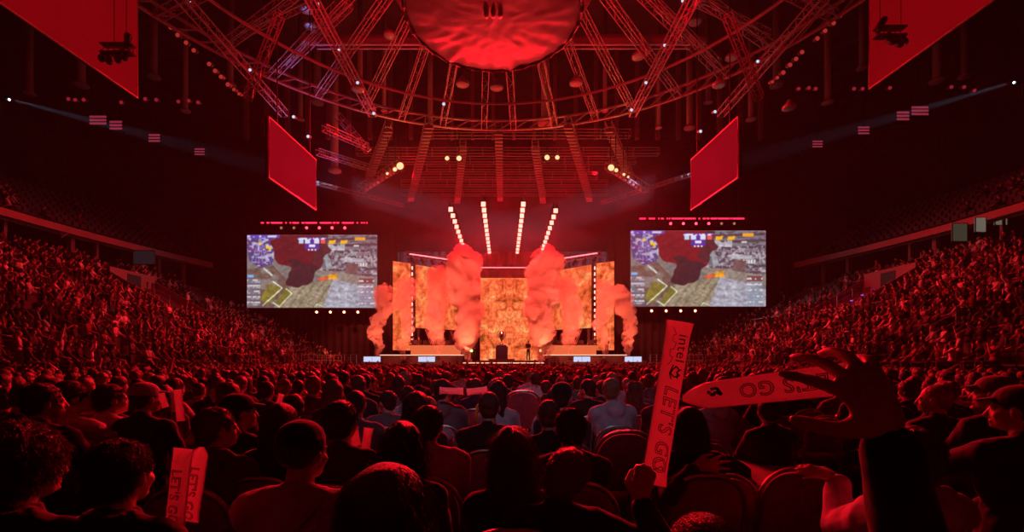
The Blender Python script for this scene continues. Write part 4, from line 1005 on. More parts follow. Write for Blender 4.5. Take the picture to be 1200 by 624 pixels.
ORD = ['first', 'second', 'third', 'fourth', 'fifth', 'sixth', 'seventh', 'eighth', 'ninth', 'tenth', 'eleventh', 'twelfth', 'thirteenth', 'fourteenth', 'fifteenth', 'sixteenth', 'seventeenth', 'eighteenth', 'nineteenth', 'twentieth', 'twenty-first', 'twenty-second', 'twenty-third', 'twenty-fourth', 'twenty-fifth', 'twenty-sixth', 'twenty-seventh', 'twenty-eighth', 'twenty-ninth', 'thirtieth', 'thirty-first', 'thirty-second', 'thirty-third', 'thirty-fourth', 'thirty-fifth', 'thirty-sixth', 'thirty-seventh', 'thirty-eighth', 'thirty-ninth', 'fortieth', 'forty-first', 'forty-second', 'forty-third', 'forty-fourth', 'forty-fifth', 'forty-sixth', 'forty-seventh', 'forty-eighth', 'forty-ninth', 'fiftieth']+['far-right']*40
# clothes seen clearly in the photograph: (px, y of the head's top, D) -> top
OVR = [(427, 4.6, 'light blue', 0), (490, 5.4, 'pale grey', 5), (594, 5.4, 'yellow', 1), (452, 4.6, 'grey', 8), (697, 4.6, 'pale grey', 5), (550, 4.6, 'grey', 5), (632, 8.0, 'white', 1), (98, 4.6, 'grey', 6), (760, 6.2, 'grey', 3), (720, 5.4, 'dark red', 2)]
count = 0; FAR = []; HX = [(131, 3.6), (171, 3.6), (85, 3.4), (1095, 3.7), (573, 3.45), (330, 4.3)]
row = 0; D = 3.8
EMPTY = [(600, 640, 4.4, 6.6), (705, 745, 3.5, 4.2), (850, 975, 3.2, 4.7)]
while D < 34:
    row += 1; pitch = .54 if D > 5 else .56; half = min(15.8, D*1.19+.6); n = int(2*half/pitch); off = rc.uniform(-.2, .2); seat = 0
    for k in range(n+1):
        x = -half+pitch*k+off+rc.uniform(-.05, .05); px = VX+x/D*F
        if px < -35 or px > 1235 or abs(x) > 15.9: continue
        if D > 34 and abs(x) < 3.6: continue
        if any(math.hypot(x-(hp-VX)/F*hd, D-hd) < .5 for hp, hd in HX): continue
        seat += 1; y = D+rc.uniform(-.07, .07)+.012*x*x*0; vi = rc.randrange(len(VAR)); top = rc.choice(TOPS); hc = rc.choice(HC); sc = rc.uniform(.95, 1.05)
        emptyseat = any(a < px < b and d0 < D < d1 for a, b, d0, d1 in EMPTY) or rc.random() < .05
        if 770 < px < 1010 and D < 5: emptyseat = rc.random() < .55
        for (opx, oD, ot, ov) in OVR:
            if abs(oD-D) < .45 and abs(opx-px) < pitch/2/D*F: top = ot; vi = ov; emptyseat = False
        yaw = -look(x, y)*1.0+math.radians(rc.gauss(0, 9)); yaw = -yaw if 0 else yaw
        if count < 285:
            where = 'in the %s row, %s from the left' % (ORD[row+3], ORD[seat-1])
            if not (3.2 < D < 4.7 and 820 < px < 990): place_chair((x, y, 0), 0, 'red banquet chair %s' % where, 'banquet chairs on the hall floor', D < 6.2)
            if not emptyseat:
                lb = '%s person in %s top %s' % (lab_var(vi), top, where)
                if D < 7.5: place_person(VM[vi], (x, y-.03, 0), yaw, sc, top, hc, lb, 'seated spectators on the hall floor', rc.choice(('black', 'charcoal', 'white', 'dark red')))
                else:
                    o = link('person', VJ[vi]); o.location = (x, y-.03, 0); o.rotation_euler = (0, 0, yaw); o.scale = (sc,)*3; tag(o, lb, 'person', 'seated spectators on the hall floor')
                    for sl in o.material_slots:
                        nm = sl.material.name if sl.material else ''
                        if nm.startswith('cloth_'): sl.link = 'OBJECT'; sl.material = cloth(top)
                        elif nm.startswith('hair_'): sl.link = 'OBJECT'; sl.material = HAIRS[hc]
                count += 1
        else: FAR.append((x, y, 0.0, yaw, sc, not emptyseat))
    D += .8 if D < 9 else .86
# ================================================================ far crowd: one object
def lowpoly(rr, standing=False):
    """one small spectator: list of (verts, faces, colour key)"""
    out = []
    def add(key, fn):
        m = MB(); fn(m); out.append((np.array([tuple(q) for q in m.v]), m.f, key))
    yw = rr.gauss(0, .25); b = rr.uniform(.88, 1.1); lx = rr.gauss(0, .02); dz = .45 if standing else 0
    add('top', lambda m: (m.ell((lx*.5, 0, .84+dz), (.18*b, .12, .24), 8, 6), m.ell((0, .01, .58+dz), (.17*b, .13, .16), 8, 4), m.cap((-.15*b, 0, 1.0+dz), .06, (.15*b, 0, 1.0+dz), .06, 6)))
    hx = lx+.03*math.sin(-yw)*0
    add('skin', lambda m: (m.ell((hx, .035, 1.2+dz), (.07, .085, .105), 8, 6), m.ell((hx-.03*yw, .115, 1.185+dz), (.014, .02, .02), 5, 3), m.cap((hx, .01, 1.12+dz), .05, (0, -.01, 1.03+dz), .055, 6)))
    L = rr.random() < .25
    def hr(m):
        m.ell((hx, .012, 1.24+dz), (.084, .095, .086), 8, 6)
        if L: m.cap((hx, -.04, 1.2+dz), .075, (hx, -.07, 1.0+dz), .065, 6)
    add('hair', hr)
    for s in (-1, 1):
        q = rr.random(); sh = Vector((s*.18*b, 0, .99+dz))
        if q < .74: t = Vector((s*rr.uniform(.05, .16), rr.uniform(.25, .38), rr.uniform(.58, .72)+dz)); pole = (s*.8, -.4, -1)
        elif q < .9: t = Vector((s*.04, .2, rr.uniform(.95, 1.1)+dz)); pole = (s*.6, .1, -1)
        else: t = Vector((s*rr.uniform(.1, .35), rr.uniform(.05, .3), rr.uniform(1.2, 1.5)+dz)); pole = (s, 0, 0)
        e, h = ik(sh, t, .28, .25, pole)
        add('top', lambda m: (m.cap(sh, .062, e, .05, 5), m.cap(e, .048, e+(h-e)*.75, .04, 5)))
        add('skin', lambda m: m.cap(e+(h-e)*.75, .028, h+(h-e).normalized()*.12, .03, 5))
        if not standing: add('leg', lambda m: (m.cap((s*.09, 0, .5), .08, (s*.13, .43, .5), .065, 5), m.cap((s*.13, .43, .5), .06, (s*.13, .4, .06), .045, 5)))
        else: add('leg', lambda m: m.cap((s*.08, 0, .9), .09, (s*.11, 0, .06), .055, 5))
    return out
r2 = random.Random(5)
LP = [lowpoly(r2) for _ in range(36)]; LPS = [lowpoly(r2, True) for _ in range(8)]
SKINS = [(.5, .32, .25), (.55, .38, .3), (.38, .23, .17)]; TP = [CLOTH['black']]*14+[CLOTH[c] for c in TOPS]+[CLOTH['white']]*3+[(.3, .1, .1)]*3+[CLOTH['pale grey']]*4; HR = [(.018, .013, .012), (.07, .035, .02), (.24, .15, .08)]
AV = []; AF3 = []; AC = []; base = 0; FL = []
def add_far(x, y, z, yaw, sc, lib=LP):
    global base
    c, s = math.cos(yaw)*sc, math.sin(yaw)*sc; R = np.array([[c, s, 0], [-s, c, 0], [0, 0, sc]]); tp = r2.choice(TP); sk = r2.choice(SKINS); hrc = r2.choice(HR)
    for vs, fs, key in r2.choice(lib):
        AV.append(vs @ R+np.array([x, y, z])); col = {'top': tp, 'skin': sk, 'hair': hrc, 'leg': (.035, .035, .05)}[key]
        AC.append(np.tile((*col, 1), (len(vs), 1))); FL.extend([tuple(base+i for i in f) for f in fs]); base += len(vs)
for (x, y, z, yaw, sc, occ) in FAR:
    if occ: add_far(x, y, z, yaw, sc)
STANDSEAT = []
AISLES = [14.0, 21.0, 28.2, 35.6, 42.0]
def hidden_px(x, y): px = VX+x/y*F; return px < -25 or px > 1225
for s in (-1, 1):
    for i in range(N_ROWS):
        y = 11.0
        while y < y_end(i)-.4:
            y += .52
            if any(abs(y-a-(.02*i)) < .62 for a in AISLES): continue
            if i in (8,) : pass
            x = s*(row_x(i, y)+.02)
            # vomitory openings cut from the upper rows
            if (s < 0 and 33.2 < y < 38.2 and 9 <= i <= 14) or (s > 0 and 31.8 < y < 37 and 9 <= i <= 14): continue
            px = VX+x/y*F
            if hidden_px(x, y): continue
            yy = VY-(row_z(i)+1.2-CZ)*F/y
            STANDSEAT.append((x, y, row_z(i), s))
            if r2.random() < (.12 if (s > 0 and y > 38 and i > 10) or (s < 0 and y > 40 and i > 12) else .80):
                add_far(x+s*r2.uniform(-.05, .05), y, row_z(i)-.02, (PI/2-.5+r2.gauss(0, .3))*s, r2.uniform(.94, 1.06), LP if r2.random() < .985 else LPS)
for (x, y, z, s) in [(s*(row_x(18, yy_)+.9*k+.5), yy_, 11.4+.55*k, s) for s in (-1, 1) for k in range(7) for yy_ in np.arange(20, 40, .55)]:
    if not hidden_px(x, y) and r2.random() < (.3 if y < 33 else .05): add_far(x, y, z-.02, (PI/2-.5)*s, 1.0)
VV = np.concatenate(AV); CC = np.concatenate(AC)
me = bpy.data.meshes.new('crowd')
lt = np.fromiter((len(f) for f in FL), int, len(FL)); li = np.fromiter((i for f in FL for i in f), int, int(lt.sum()))
me.vertices.add(len(VV)); me.vertices.foreach_set('co', VV.ravel().astype('f')); me.loops.add(len(li)); me.loops.foreach_set('vertex_index', li.astype('i'))
me.polygons.add(len(lt)); me.polygons.foreach_set('loop_start', (np.cumsum(lt)-lt).astype('i')); me.polygons.foreach_set('use_smooth', np.ones(len(lt), bool)); me.update(calc_edges=True)
at = me.color_attributes.new('clothes', 'FLOAT_COLOR', 'POINT'); at.data.foreach_set('color', CC.ravel().astype('f'))
me.materials.append(mat('crowd_clothes', (.2, .2, .2), .7, attr='clothes'))
crowd = link('crowd', me); tag(crowd, 'dense crowd of small seated spectators filling the far floor and both stands', 'crowd', kind='stuff')
print('PEOPLE', count, 'far', len(AV)//9, 'verts', len(VV))
# ---- stand seats and far floor chairs, one object each
def merged(name, unit, places, m_, label, cat):
    V0 = np.array([tuple(q) for q in unit.v]); out = []; fl = []; b = 0
    for (x, y, z, rz) in places:
        c, s = math.cos(rz), math.sin(rz); out.append(V0 @ np.array([[c, s, 0], [-s, c, 0], [0, 0, 1]])+np.array([x, y, z])); fl += [tuple(b+i for i in f) for f in unit.f]; b += len(V0)
    me = bpy.data.meshes.new(name); me.from_pydata(np.concatenate(out).tolist(), [], fl); me.materials.append(m_)
    o = link(name, me); return tag(o, label, cat, kind='stuff')
u = MB(); u.box((0, -.2, .62), (.44, .05, .5)); u.box((0, .0, .42), (.44, .4, .06)); u.box((0, -.05, .2), (.06, .3, .4))
pl = [(x+s*.08, y, z, (PI/2)*s) for (x, y, z, s) in STANDSEAT]
pl += [(s*(row_x(18, y)+.9*k+.5), float(y), 11.4+.55*k, (PI/2)*s) for s in (-1, 1) for k in range(8) for y in np.arange(18, 45, .55)]
merged('stand_seats', u, pl, mat('seat_plastic', (.06, .05, .055), .5), 'rows of dark plastic seats in the stands', 'seats')
u = MB(); u.box((0, -.23, .7), (.4, .05, .45)); u.box((0, .0, .44), (.42, .4, .07))
for a in (-.19, .19):
    for b in (-.18, .18): u.box((a, b, .21), (.03, .03, .42))
merged('far_chairs', u, [(x, y, 0, 0) for (x, y, z, a, b, c) in FAR], M_fab, 'far rows of banquet chairs on the hall floor', 'chairs')

# ================================================================ rails, ramps, lights in the stands
def rail(pts, h, label, posts=None, bars=2, r=.03):
    m = MB(); pts = [Vector(p) for p in pts]
    for b in range(bars): m.tube([p+Vector((0, 0, h*(1-b*.45))) for p in pts], r, 5)
    for p in pts: m.tube([p, p+Vector((0, 0, h))], r, 5)
    return tag(m.build('guard_rail', M_rail), label, 'railing')
for s, nm in ((-1, 'left'), (1, 'right')):
    for i, (ya, yb, lb) in enumerate(((16, 20.4, 'nearest'), (21.7, 27.6, 'second'), (28.9, 35, 'third'), (36.2, 44, 'farthest'))):
        n = 5; pts = [(s*(row_x(8, ya+(yb-ya)*k/n)+.42), ya+(yb-ya)*k/n, row_z(8)) for k in range(n+1)]
        rail(pts, 1.0, '%s stretch of metal rail along the middle walkway of the %s stand' % (lb, nm))
    for ai, a in enumerate(AISLES[:4]):
        for i in (3, 7, 11, 15):
            x = s*row_x(i, a); rail([(x, a+.35, row_z(i)), (x+s*1.2, a+.35, row_z(i)+.6)], .95, 'short handrail beside an aisle stair in the %s stand' % nm).__setitem__('group', 'aisle handrails in the %s stand' % nm)
    for ai, a in enumerate(AISLES):
        m = MB()
        for i in range(N_ROWS):
            for h in (0, 1): m.box((s*(row_x(i, a)-.3+.42*h), a+.02*i, row_z(i)+.02-.215*(1-h)+.0), (.42, 1.1, .04 if h else .04))
        o = m.build('floor_aisle_stair', mat('stair_paint', (.3, .26, .26), .7)); o['kind'] = 'structure'
    n = 10
    rail([(s*(row_x(0, y)-.5), y, 1.0) for y in np.linspace(38, 45, n)], 1.1, 'long metal rail along the foot of the %s stand' % nm, bars=3)
    # barrier grid at the floor corner next to the stage
    m = MB()
    xa, xb = s*11.8, s*17.2
    for h in (.15, .35, .55, .75, .95, 1.15): m.tube([(xa, 36.5, h+.9), (xb, 36.5, h+.9)], .022, 4)
    for k in range(12): xx = xa+(xb-xa)*k/11; m.tube([(xx, 36.5, 0), (xx, 36.5, 2.1)], .03, 4)
    tag(m.build('barrier', M_rail), 'tall metal barrier grid between the floor crowd and the %s stand' % nm, 'barrier')
    # vomitory: pale walls of the stair opening in the upper rows
    y0, y1 = (33.6, 38.0) if s < 0 else (32.2, 36.8)
    r = empty('stair_opening', (s*row_x(9, y0), y0, row_z(9)), 0, 'pale sloping stair walls of the exit opening in the upper %s stand' % nm, 'stair opening')
    dx = 5*.85*s; dz = 5*.43
    m = MB(); m.prism([(0, 0, -.3), (dx, 0, dz-.3), (dx, 0, dz+1.2), (0, 0, .9)], (0, .15, 0)); m.build('side_wall', mat('pale_wall', (.3, .2, .2), .6), r)
    m = MB(); m.prism([(0, y1-y0, -.3), (dx, y1-y0, dz-.3), (dx, y1-y0, dz+1.2), (0, y1-y0, .9)], (0, .15, 0)); m.build('side_wall', MATS['pale_wall'], r)
    m = MB(); m.box((dx, (y1-y0)/2, dz+.8), (.15, y1-y0, 1.5)); m.build('end_wall', MATS['pale_wall'], r)
    m = MB(); m.box((dx+s*.0-s*.08, (y1-y0)/2, dz+.3), (.06, 1.3, 2.0)); m.build('doorway', M_black, r)
    # purple step lights
    for (ya, i0, cnt) in ((28.2, 11, 7), (35.6, 12, 5)):
        for k in range(cnt):
            q = MB(); q.box((0, 0, 0), (.12, .12, .05)); i = i0+k; o = tag(q.build('step_light', emit('step_purple', (.35, .08, .9), 1.6)), 'tiny purple step light on the aisle stair of the %s stand' % nm, 'light', 'purple step lights of the %s stand' % nm)
            o.location = (s*(row_x(i, ya)-.35), ya-.5, row_z(min(i, 18))+.05)
    for (ya, cnt) in ((24.5, 5), (32, 4)):
        for k in range(cnt):
            q = MB(); q.box((0, 0, 0), (.14, .14, .06)); o = tag(q.build('step_light', MATS['step_purple']), 'tiny purple step light in the upper tier on the %s' % nm, 'light', 'upper tier step lights on the %s' % nm)
            o.location = (s*(row_x(18, ya)+.9*k+1.2), ya, 11.4+.55*k+.6)
# lit rooms behind the right concourse, a pale sail on the left one
for (px0, px1, y0, y1, c, lb) in ((1116, 1134, 262, 283, (.05, .047, .03), 'dim greenish lit window of a suite behind the right stand'), (1143, 1156, 255, 272, (.16, .14, .11), 'bright window of a suite behind the right stand'), (1166, 1181, 248, 264, (.14, .13, .09), 'brightest window of a suite behind the right stand, nearest the corner'), (156, 181, 294, 310, (.012, .011, .014), 'dim grey window behind the left concourse')):
    D_ = 30.5 if px0 > 600 else 37.5
    a = P(px0, y1, D_); b = P(px1, y0, D_); r = empty('suite_window', ((a.x+b.x)/2, D_, a.z), 0, lb, 'window')
    w_, h_ = abs(b.x-a.x), b.z-a.z; q = MB(); q.box((0, .05, h_/2), (w_, .06, h_)); q.build('pane', emit('suite%d' % px0, c, .8), r)
    q = MB(); q.tube([(-w_/2, 0, 0), (w_/2, 0, 0), (w_/2, 0, h_), (-w_/2, 0, h_)], .04, 4, closed=True); q.build('frame', M_black, r)
q = MB(); a = P(70, 271, 31); q.prism([a, P(72, 279, 31), P(80, 273, 31)], (0, .04, 0)); tag(q.build('pennant', mat('pennant', (.8, .8, .85), .6)), 'small pale triangular pennant under the left fascia', 'flag')

# ---- people standing on the stage
for px, y_, D_, lb in ((491, 403, 43.6, 'person standing in dark clothes at the left end of the left stage desk'), (484, 403, 44.2, 'person standing half hidden behind the left stage desk'), (697, 402, 43.6, 'person standing in dark clothes at the right end of the right stage desk'), (689, 403, 44.3, 'person standing half hidden behind the right stage desk'), (711, 403, 43.4, 'person standing apart in dark clothes near the outer right LED strip'), (556, 400, 41.8, 'person standing in black beside the lamp stand left of the trophy'), (619, 402, 41.0, 'person standing in black beside the lamp stand right of the trophy')):
    prt = r2.choice(LPS); m = MB(); m.sm = True; mats_ = [cloth('black'), M_skin, HAIRS['black'], M_trousers]; keys = ['top', 'skin', 'hair', 'leg']
    for vs, fs, key in prt: m.cur = keys.index(key); m.add(vs.tolist(), fs)
    o = m.build('person', mats_); o.location = ((px-VX)/F*D_, D_, 2.1 if D_ > 42 else 1.6); o.rotation_euler = (0, 0, PI*.9)
    if D_ > 42: o.location.z = 2.1 if 40.9 < D_ < 44.3 else 1.6
    tag(o, lb, 'person')
# ================================================================ the nearest spectators, one by one
LOCAL_TOP = 1.215+.114
def hero(px, ytop, D, label, top='black', hair='black', cap=None, rz=None, sc=None, chair=True, vox=.0085, **p):
    """px, ytop: where the crown of the head shows; D: distance"""
    ztop = CZ-(ytop-VY)/F*D; x = (px-VX)/F*D
    th = {'curly': .03, 'short': .012, 'beanie': .02, 'cap': .015, 'spiky': .012, 'long': .014}.get(p.get('hair_style', 'short'), .008)
    q = dict(p); q['hair'] = q.pop('hair_style', 'short'); s = sc or (ztop/(LOCAL_TOP+th)); q.setdefault('seed', int(px))
    ms = body_meshes(q, vox, True); yaw = rz if rz is not None else -math.atan2(x*.75, 42-D)
    lx = q.get('lean', (0, 0)); off = Vector((lx[0], lx[1]+.03, 0))*s; off.rotate(Euler((0, 0, yaw)))
    loc = (x-off.x, D-off.y, ztop-s*(LOCAL_TOP+th))
    o = place_person(ms, loc, yaw, s, top, hair, label, None, cap)
    if chair: place_chair((loc[0], loc[1]+.03, 0), yaw*.3, 'red chair under the '+' '.join(label.split(',')[0].split()[:12]))
    return o, ms
hero(26, 494, 1.45, 'person with big tousled curly hair at the left edge, face turned right, dark jacket', 'black', 'brown', hair_style='curly', yaw=-16, build=1.05, collar=True, strands=5200, sc=1.03)
hero(143, 515, 1.55, 'person with short textured hair in a dark stand-collar jacket beside two inflated sticks', 'black', 'black', hair_style='spiky', yaw=-9, collar=True, jacket=True, hood=False, strands=5200, build=1.05)
hero(255, 477, 2.5, 'person with short hair and fleece-collared dark jacket, looking right', 'brown', 'brown', hair_style='short', yaw=-42, hood=True, collar=True, jacket=True)
hero(281, 461, 2.95, 'person in a dark baseball cap looking right behind the fleece-collared jacket', 'black', 'black', 'black', hair_style='cap', yaw=-42)
hero(356, 493, 1.8, 'person in a pale T-shirt with a dark crossbody strap', 'pale grey', 'black', 'black', hair_style='beanie', yaw=-24, short=True, build=1.12, loose=True)
bpy.data.objects[[o.name for o in bpy.data.objects if o.name.startswith('person')][-1]]
hero(330, 474, 2.7, 'person with dark wavy hair in a black top, right of the fleece-collared jacket', 'black', 'black', hair_style='bob', yaw=-12)
hero(401, 469, 2.55, 'person with neat short hair in a dark shirt holding a pair of white sticks', 'charcoal', 'black', hair_style='short', yaw=-10)
hero(452, 551, 1.04, 'person seen only as the large round back of a dark-haired head, bottom centre', 'black', 'brown', hair_style='bob', strands=9000, build=.95, sc=1.02, nod=6)
hero(472, 494, 2.05, 'person with long straight dark hair falling over the shoulders, left of centre', 'black', 'black', hair_style='long', build=.9, strands=5000)
hero(503, 475, 2.7, 'person with short dark hair in a pink-lit light T-shirt', 'pale grey', 'black', hair_style='short', yaw=-14, short=True, build=1.1, loose=True)
hero(488, 460, 3.3, 'person with dark hair in a checked dark top before the light T-shirt', 'charcoal', 'black', hair_style='bob', yaw=8)
hero(573, 459, 3.45, 'person with cropped hair in a black long-sleeved top beside the empty chairs', 'black', 'brown', hair_style='buzz', build=1.1)
hero(600, 500, 1.95, 'person with long brown hair and a light streak at bottom centre', 'black', 'brown', hair_style='long', build=.9, yaw=6, strands=7000)
hero(643, 468, 3.2, 'person with a shaved head in a dark top right of centre', 'black', 'brown', hair_style='buzz', build=1.05)
hero(668, 478, 2.6, 'person with spiky tousled dark hair in a dark top right of centre', 'charcoal', 'black', hair_style='spiky', build=1.05, strands=4200)
hero(131, 450, 3.6, 'person with dark quiffed hair and a light T-shirt looking right', 'white', 'black', hair_style='short', yaw=-38, short=True, loose=True)
hero(171, 448, 3.6, 'person in a pale cap and black top in front of the quiffed hair', 'black', 'black', 'pale grey', hair_style='cap', yaw=-28)
hero(52, 449, 3.1, 'person with dark hair in a black top at the left, face lit from the right', 'black', 'black', hair_style='short', yaw=-36)
hero(85, 446, 3.4, 'person with short hair leaning a hand on the chin at the left', 'white', 'black', hair_style='short', yaw=-36, hand_r=(.03, .2, 1.09), pole_r=(.5, .2, -1), curl_r=1.0)
hero(1095, 451, 3.7, 'person with pale grey hair and glasses looking left beside the raised forearm', 'black', 'grey', hair_style='buzz', yaw=42, jacket=True)
hero(1192, 451, 2.45, 'person in a cap and heavy dark jacket at the right edge, arm stretched forward', 'black', 'black', 'charcoal', hair_style='cap', yaw=38, jacket=True, build=1.15, hand_l=(-.22, .5, .86), pole_l=(-.5, -.2, -1))
hero(1164, 440, 3.3, 'person in a light cap just before the heavy jacket at the right', 'charcoal', 'brown', 'grey', hair_style='cap', yaw=38)
hero(806, 479, 2.75, 'person with dark hair right behind the upright stick, hand spread beside the face', 'black', 'black', hair_style='bob', yaw=10, hand_l=(-.03, -.16, 1.02), pole_l=(-.7, -.4, -.6), hdir_l=(.75, -.35, .1), hnrm_l=(0, -1, .15), side_l=-1, curl_l=.12, spread=.25)
hero(826, 602, 1.0, 'person seen only as the red-lit crown of a cropped head at the bottom edge', 'black', 'fair', hair_style='buzz', strands=14000, sc=.94, nod=4)
# the lit cropped head is close: its hair catches the stage light
# ---- leaning person with an arm raised, holding the upright stick
def wp(px, py, D): return P(px, py, D)
def hero_arm(px, ytop, D, label, hands, **k):
    """hands given in world space are turned into the person's own frame"""
    p = k; ztop = CZ-(ytop-VY)/F*D; x = (px-VX)/F*D; s = p.get('sc') or ztop/(LOCAL_TOP+.012); p['sc'] = s
    yaw = p.get('rz', 0) or 0; p['rz'] = yaw; lx = p.get('lean', (0, 0))
    off = Vector((lx[0], lx[1]+.03, 0))*s; off.rotate(Euler((0, 0, yaw))); loc = Vector((x-off.x, D-off.y, ztop-s*(LOCAL_TOP+.012)))
    for side, wpt in hands.items():
        v_ = wpt-loc; v_.rotate(Euler((0, 0, -yaw))); p['hand_'+side] = tuple(v_/s)
    return hero(px, ytop, D, label, **p)
hero_arm(653, 519, 1.8, 'person with a fair fringe leaning on the long brown hair, raising the upright stick', {'r': wp(749, 586, 1.80)},
         top='black', hair='fair', hair_style='short', tilt=26, yaw=-18, lean=(-.0, 0), rz=-.1, pole_r=(.8, -.1, -.8), hdir_r=(.22, .05, .95), hnrm_r=(-.25, -1, .1), curl_r=(.8, .85, .9, .95), hand_scale=1.12, thumb=.7, arm_len=1.12, strands=5000, loose=True)
# ---- hidden person behind the raised forearm, lower arm lit
hero_arm(1064, 499, 1.7, 'person in a light hoodie mostly hidden behind the black sleeve, hand lit on the left', {'l': wp(982, 562, 2.02)},
         top='pale grey', hair='brown', hair_style='short', yaw=20, rz=.12, pole_l=(-.35, -.1, -1), hdir_l=(-.9, .3, .35), hnrm_l=(.1, -.6, .8), curl_l=.35, loose=True, hood=True, sc=.94)
# ---- owner of the black sleeve and the open hand
hero_arm(1185, 665, .66, 'person below the frame whose black-sleeved arm and open hand hold the slanting stick', {'r': wp(1042, 508, .90)},
         top='black', hair='brown', hair_style='short', pole_r=(.0, .6, -1), fat=1.15, hdir_r=(-.42, .1, .9), hnrm_r=(.1, -1, .1), curl_r=(.3, .5, .6, .62), thumb=.1, ts=.3, spread=.55, arm_len=1.25, hand_scale=1.33, loose=True, sc=.98, chair=False)
# ---- two bent arms at the bottom right edge
hero_arm(1022, 664, 1.0, 'person below the frame with both elbows raised at the bottom right', {'l': wp(1012, 676, .95), 'r': wp(1032, 676, .95)},
         top='dark red', hair='brown', hair_style='short', pole_l=(-1, .25, .55), pole_r=(1, .25, .65), loose=True, sc=.9, chair=False, short=True)

# ================================================================ inflated sticks
M_stick = bpy.data.materials.new('stick_foil'); M_stick.use_nodes = True
b_ = M_stick.node_tree.nodes['Principled BSDF']; b_.inputs['Base Color'].default_value = (.95, .9, .9, 1); b_.inputs['Roughness'].default_value = .32; b_.inputs['Transmission Weight'].default_value = 0
b_.inputs['Subsurface Weight'].default_value = .0
tr = M_stick.node_tree.nodes.new('ShaderNodeBsdfTranslucent'); tr.inputs[0].default_value = (1, .93, .93, 1); mx = M_stick.node_tree.nodes.new('ShaderNodeMixShader'); mx.inputs[0].default_value = .6
M_stick.node_tree.links.new(b_.outputs[0], mx.inputs[1]); M_stick.node_tree.links.new(tr.outputs[0], mx.inputs[2]); M_stick.node_tree.links.new(mx.outputs[0], M_stick.node_tree.nodes['Material Output'].inputs[0])
M_ink = mat('stick_ink', (.01, .008, .01), .5)
def stick_frame(a, b, face):
    a = Vector(a); b = Vector(b); t = (b-a).normalized(); f = Vector(face); f = (f-t*f.dot(t)).normalized(); return a, b, t, f, t.cross(f)
def prof(t, L, w):
    e = .06; d = min(t, 1-t)*L
    k = math.sin(min(1, d/(w*.9))*PI/2)
    return k
def stick(name, a, b, w, face, label, group=None, seed=0, droop=0, flat=.8, taper=0):
    a, b, t, f, u = stick_frame(a, b, face); L = (b-a).length; m = MB(); m.sm = True; n = 70; k = 28; vs = []
    R = w/2
    def pt(s, ang, lift=0):
        q = prof(s, L, w); r_u = R*(1.18-.18*q)+lift*0; r_f = R*flat*max(.02, q)
        if taper < 0: tq = .15+.85*math.sin(min(1, (1-s)/-taper)*PI/2); r_u *= tq; r_f *= tq
        elif taper: tq = .22+.78*math.sin(min(1, s/taper)*PI/2); r_u *= tq; r_f *= tq
        wr = .004*noise.noise(Vector((s*22, ang*2.5, seed)))+.006*(1-q)*math.sin(ang*7+seed+s*30)
        c = a+t*(L*s)+Vector((0, 0, -droop*math.sin(s*PI)))
        return c+u*math.cos(ang)*(r_u+lift)+f*math.sin(ang)*(r_f+wr*min(1, q*3)+lift)
    for i in range(n+1):
        for j in range(k): vs.append(pt(i/n, 2*PI*j/k))
    fs = [(i*k+j, i*k+(j+1) % k, (i+1)*k+(j+1) % k, (i+1)*k+j) for i in range(n) for j in range(k)]
    fs += [tuple(range(k-1, -1, -1)), tuple(n*k+j for j in range(k))]
    m.add(vs, fs); o = m.build(name, M_stick); tag(o, label, 'inflatable stick', group)
    m = MB(); 
    for sg in (0, PI): m.tube([pt(i/n, sg) for i in range(n+1)], .0022, 4)
    m.build('welded_seam', mat('seam', (.9, .75, .7), .3), o)
    return o, pt, L, R
def print_on(o, pt, L, R, meshes2d, name, m_, u0=0.5):
    """lay flat lettering (s along the stick, c across, in metres) onto the camera-side face"""
    vs = []; fs = []
    for V, Fc in meshes2d:
        b0 = len(vs)
        for (s, c) in V: vs.append(pt(max(0, min(1, s/L)), PI/2-max(-1.35, min(1.35, c/(R*1.02))), .0012))
        fs += [tuple(b0+i for i in q) for q in Fc]
    m = MB(); m.add(vs, fs); return m.build(name, m_, o)
def text2d(txt, size, s0, c0, outline=0, flip=1, shear=0):
    """text running along the stick; returns ([(s,c)], faces)"""
    c = bpy.data.curves.new('t', 'FONT'); c.body = txt; c.size = size; c.resolution_u = 3; c.align_y = 'CENTER'; c.space_character = 1.08; c.shear = shear
    if outline: c.fill_mode = 'NONE'; c.bevel_depth = outline; c.bevel_resolution = 0
    o = bpy.data.objects.new('t', c); COL.objects.link(o); me = evaluated_mesh(o, 't'); bpy.data.objects.remove(o)
    bm = bmesh.new(); bm.from_mesh(me)
    if not outline: bmesh.ops.subdivide_edges(bm, edges=[e for e in bm.edges if e.calc_length() > size*.25], cuts=3); bmesh.ops.triangulate(bm, faces=bm.faces[:])
    else:
        for _ in range(3): bmesh.ops.subdivide_edges(bm, edges=[e for e in bm.edges if e.calc_length() > .006], cuts=1, use_grid_fill=True)
    V = [(s0-v.co.x*flip, c0+v.co.y*flip) for v in bm.verts]; Fc = [[v.index for v in f.verts] for f in bm.faces]; bm.free()
    return V, Fc
def line2d(pts, w_):
    V = []; Fc = []
    for (a, b) in zip(pts[:-1], pts[1:]):
        a = Vector(a); b = Vector(b); d = (b-a); n_ = max(1, int(d.length/.01)); pr = Vector((-d.y, d.x)).normalized()*w_/2
        for i in range(n_):
            p = a+d*i/n_; q = a+d*(i+1)/n_; k = len(V); V += [tuple(p-pr), tuple(q-pr), tuple(q+pr), tuple(p+pr)]; Fc.append([k, k+1, k+2, k+3])
    return V, Fc
A_ = wp(765, 569, 1.9); B_ = wp(797, 377, 1.9)
o, pt, L, R = stick('inflatable_stick', A_, B_, .098, (0, -1, 0), 'upright inflated stick printed with LET\'S GO, held up by a hand at the centre right', seed=3)
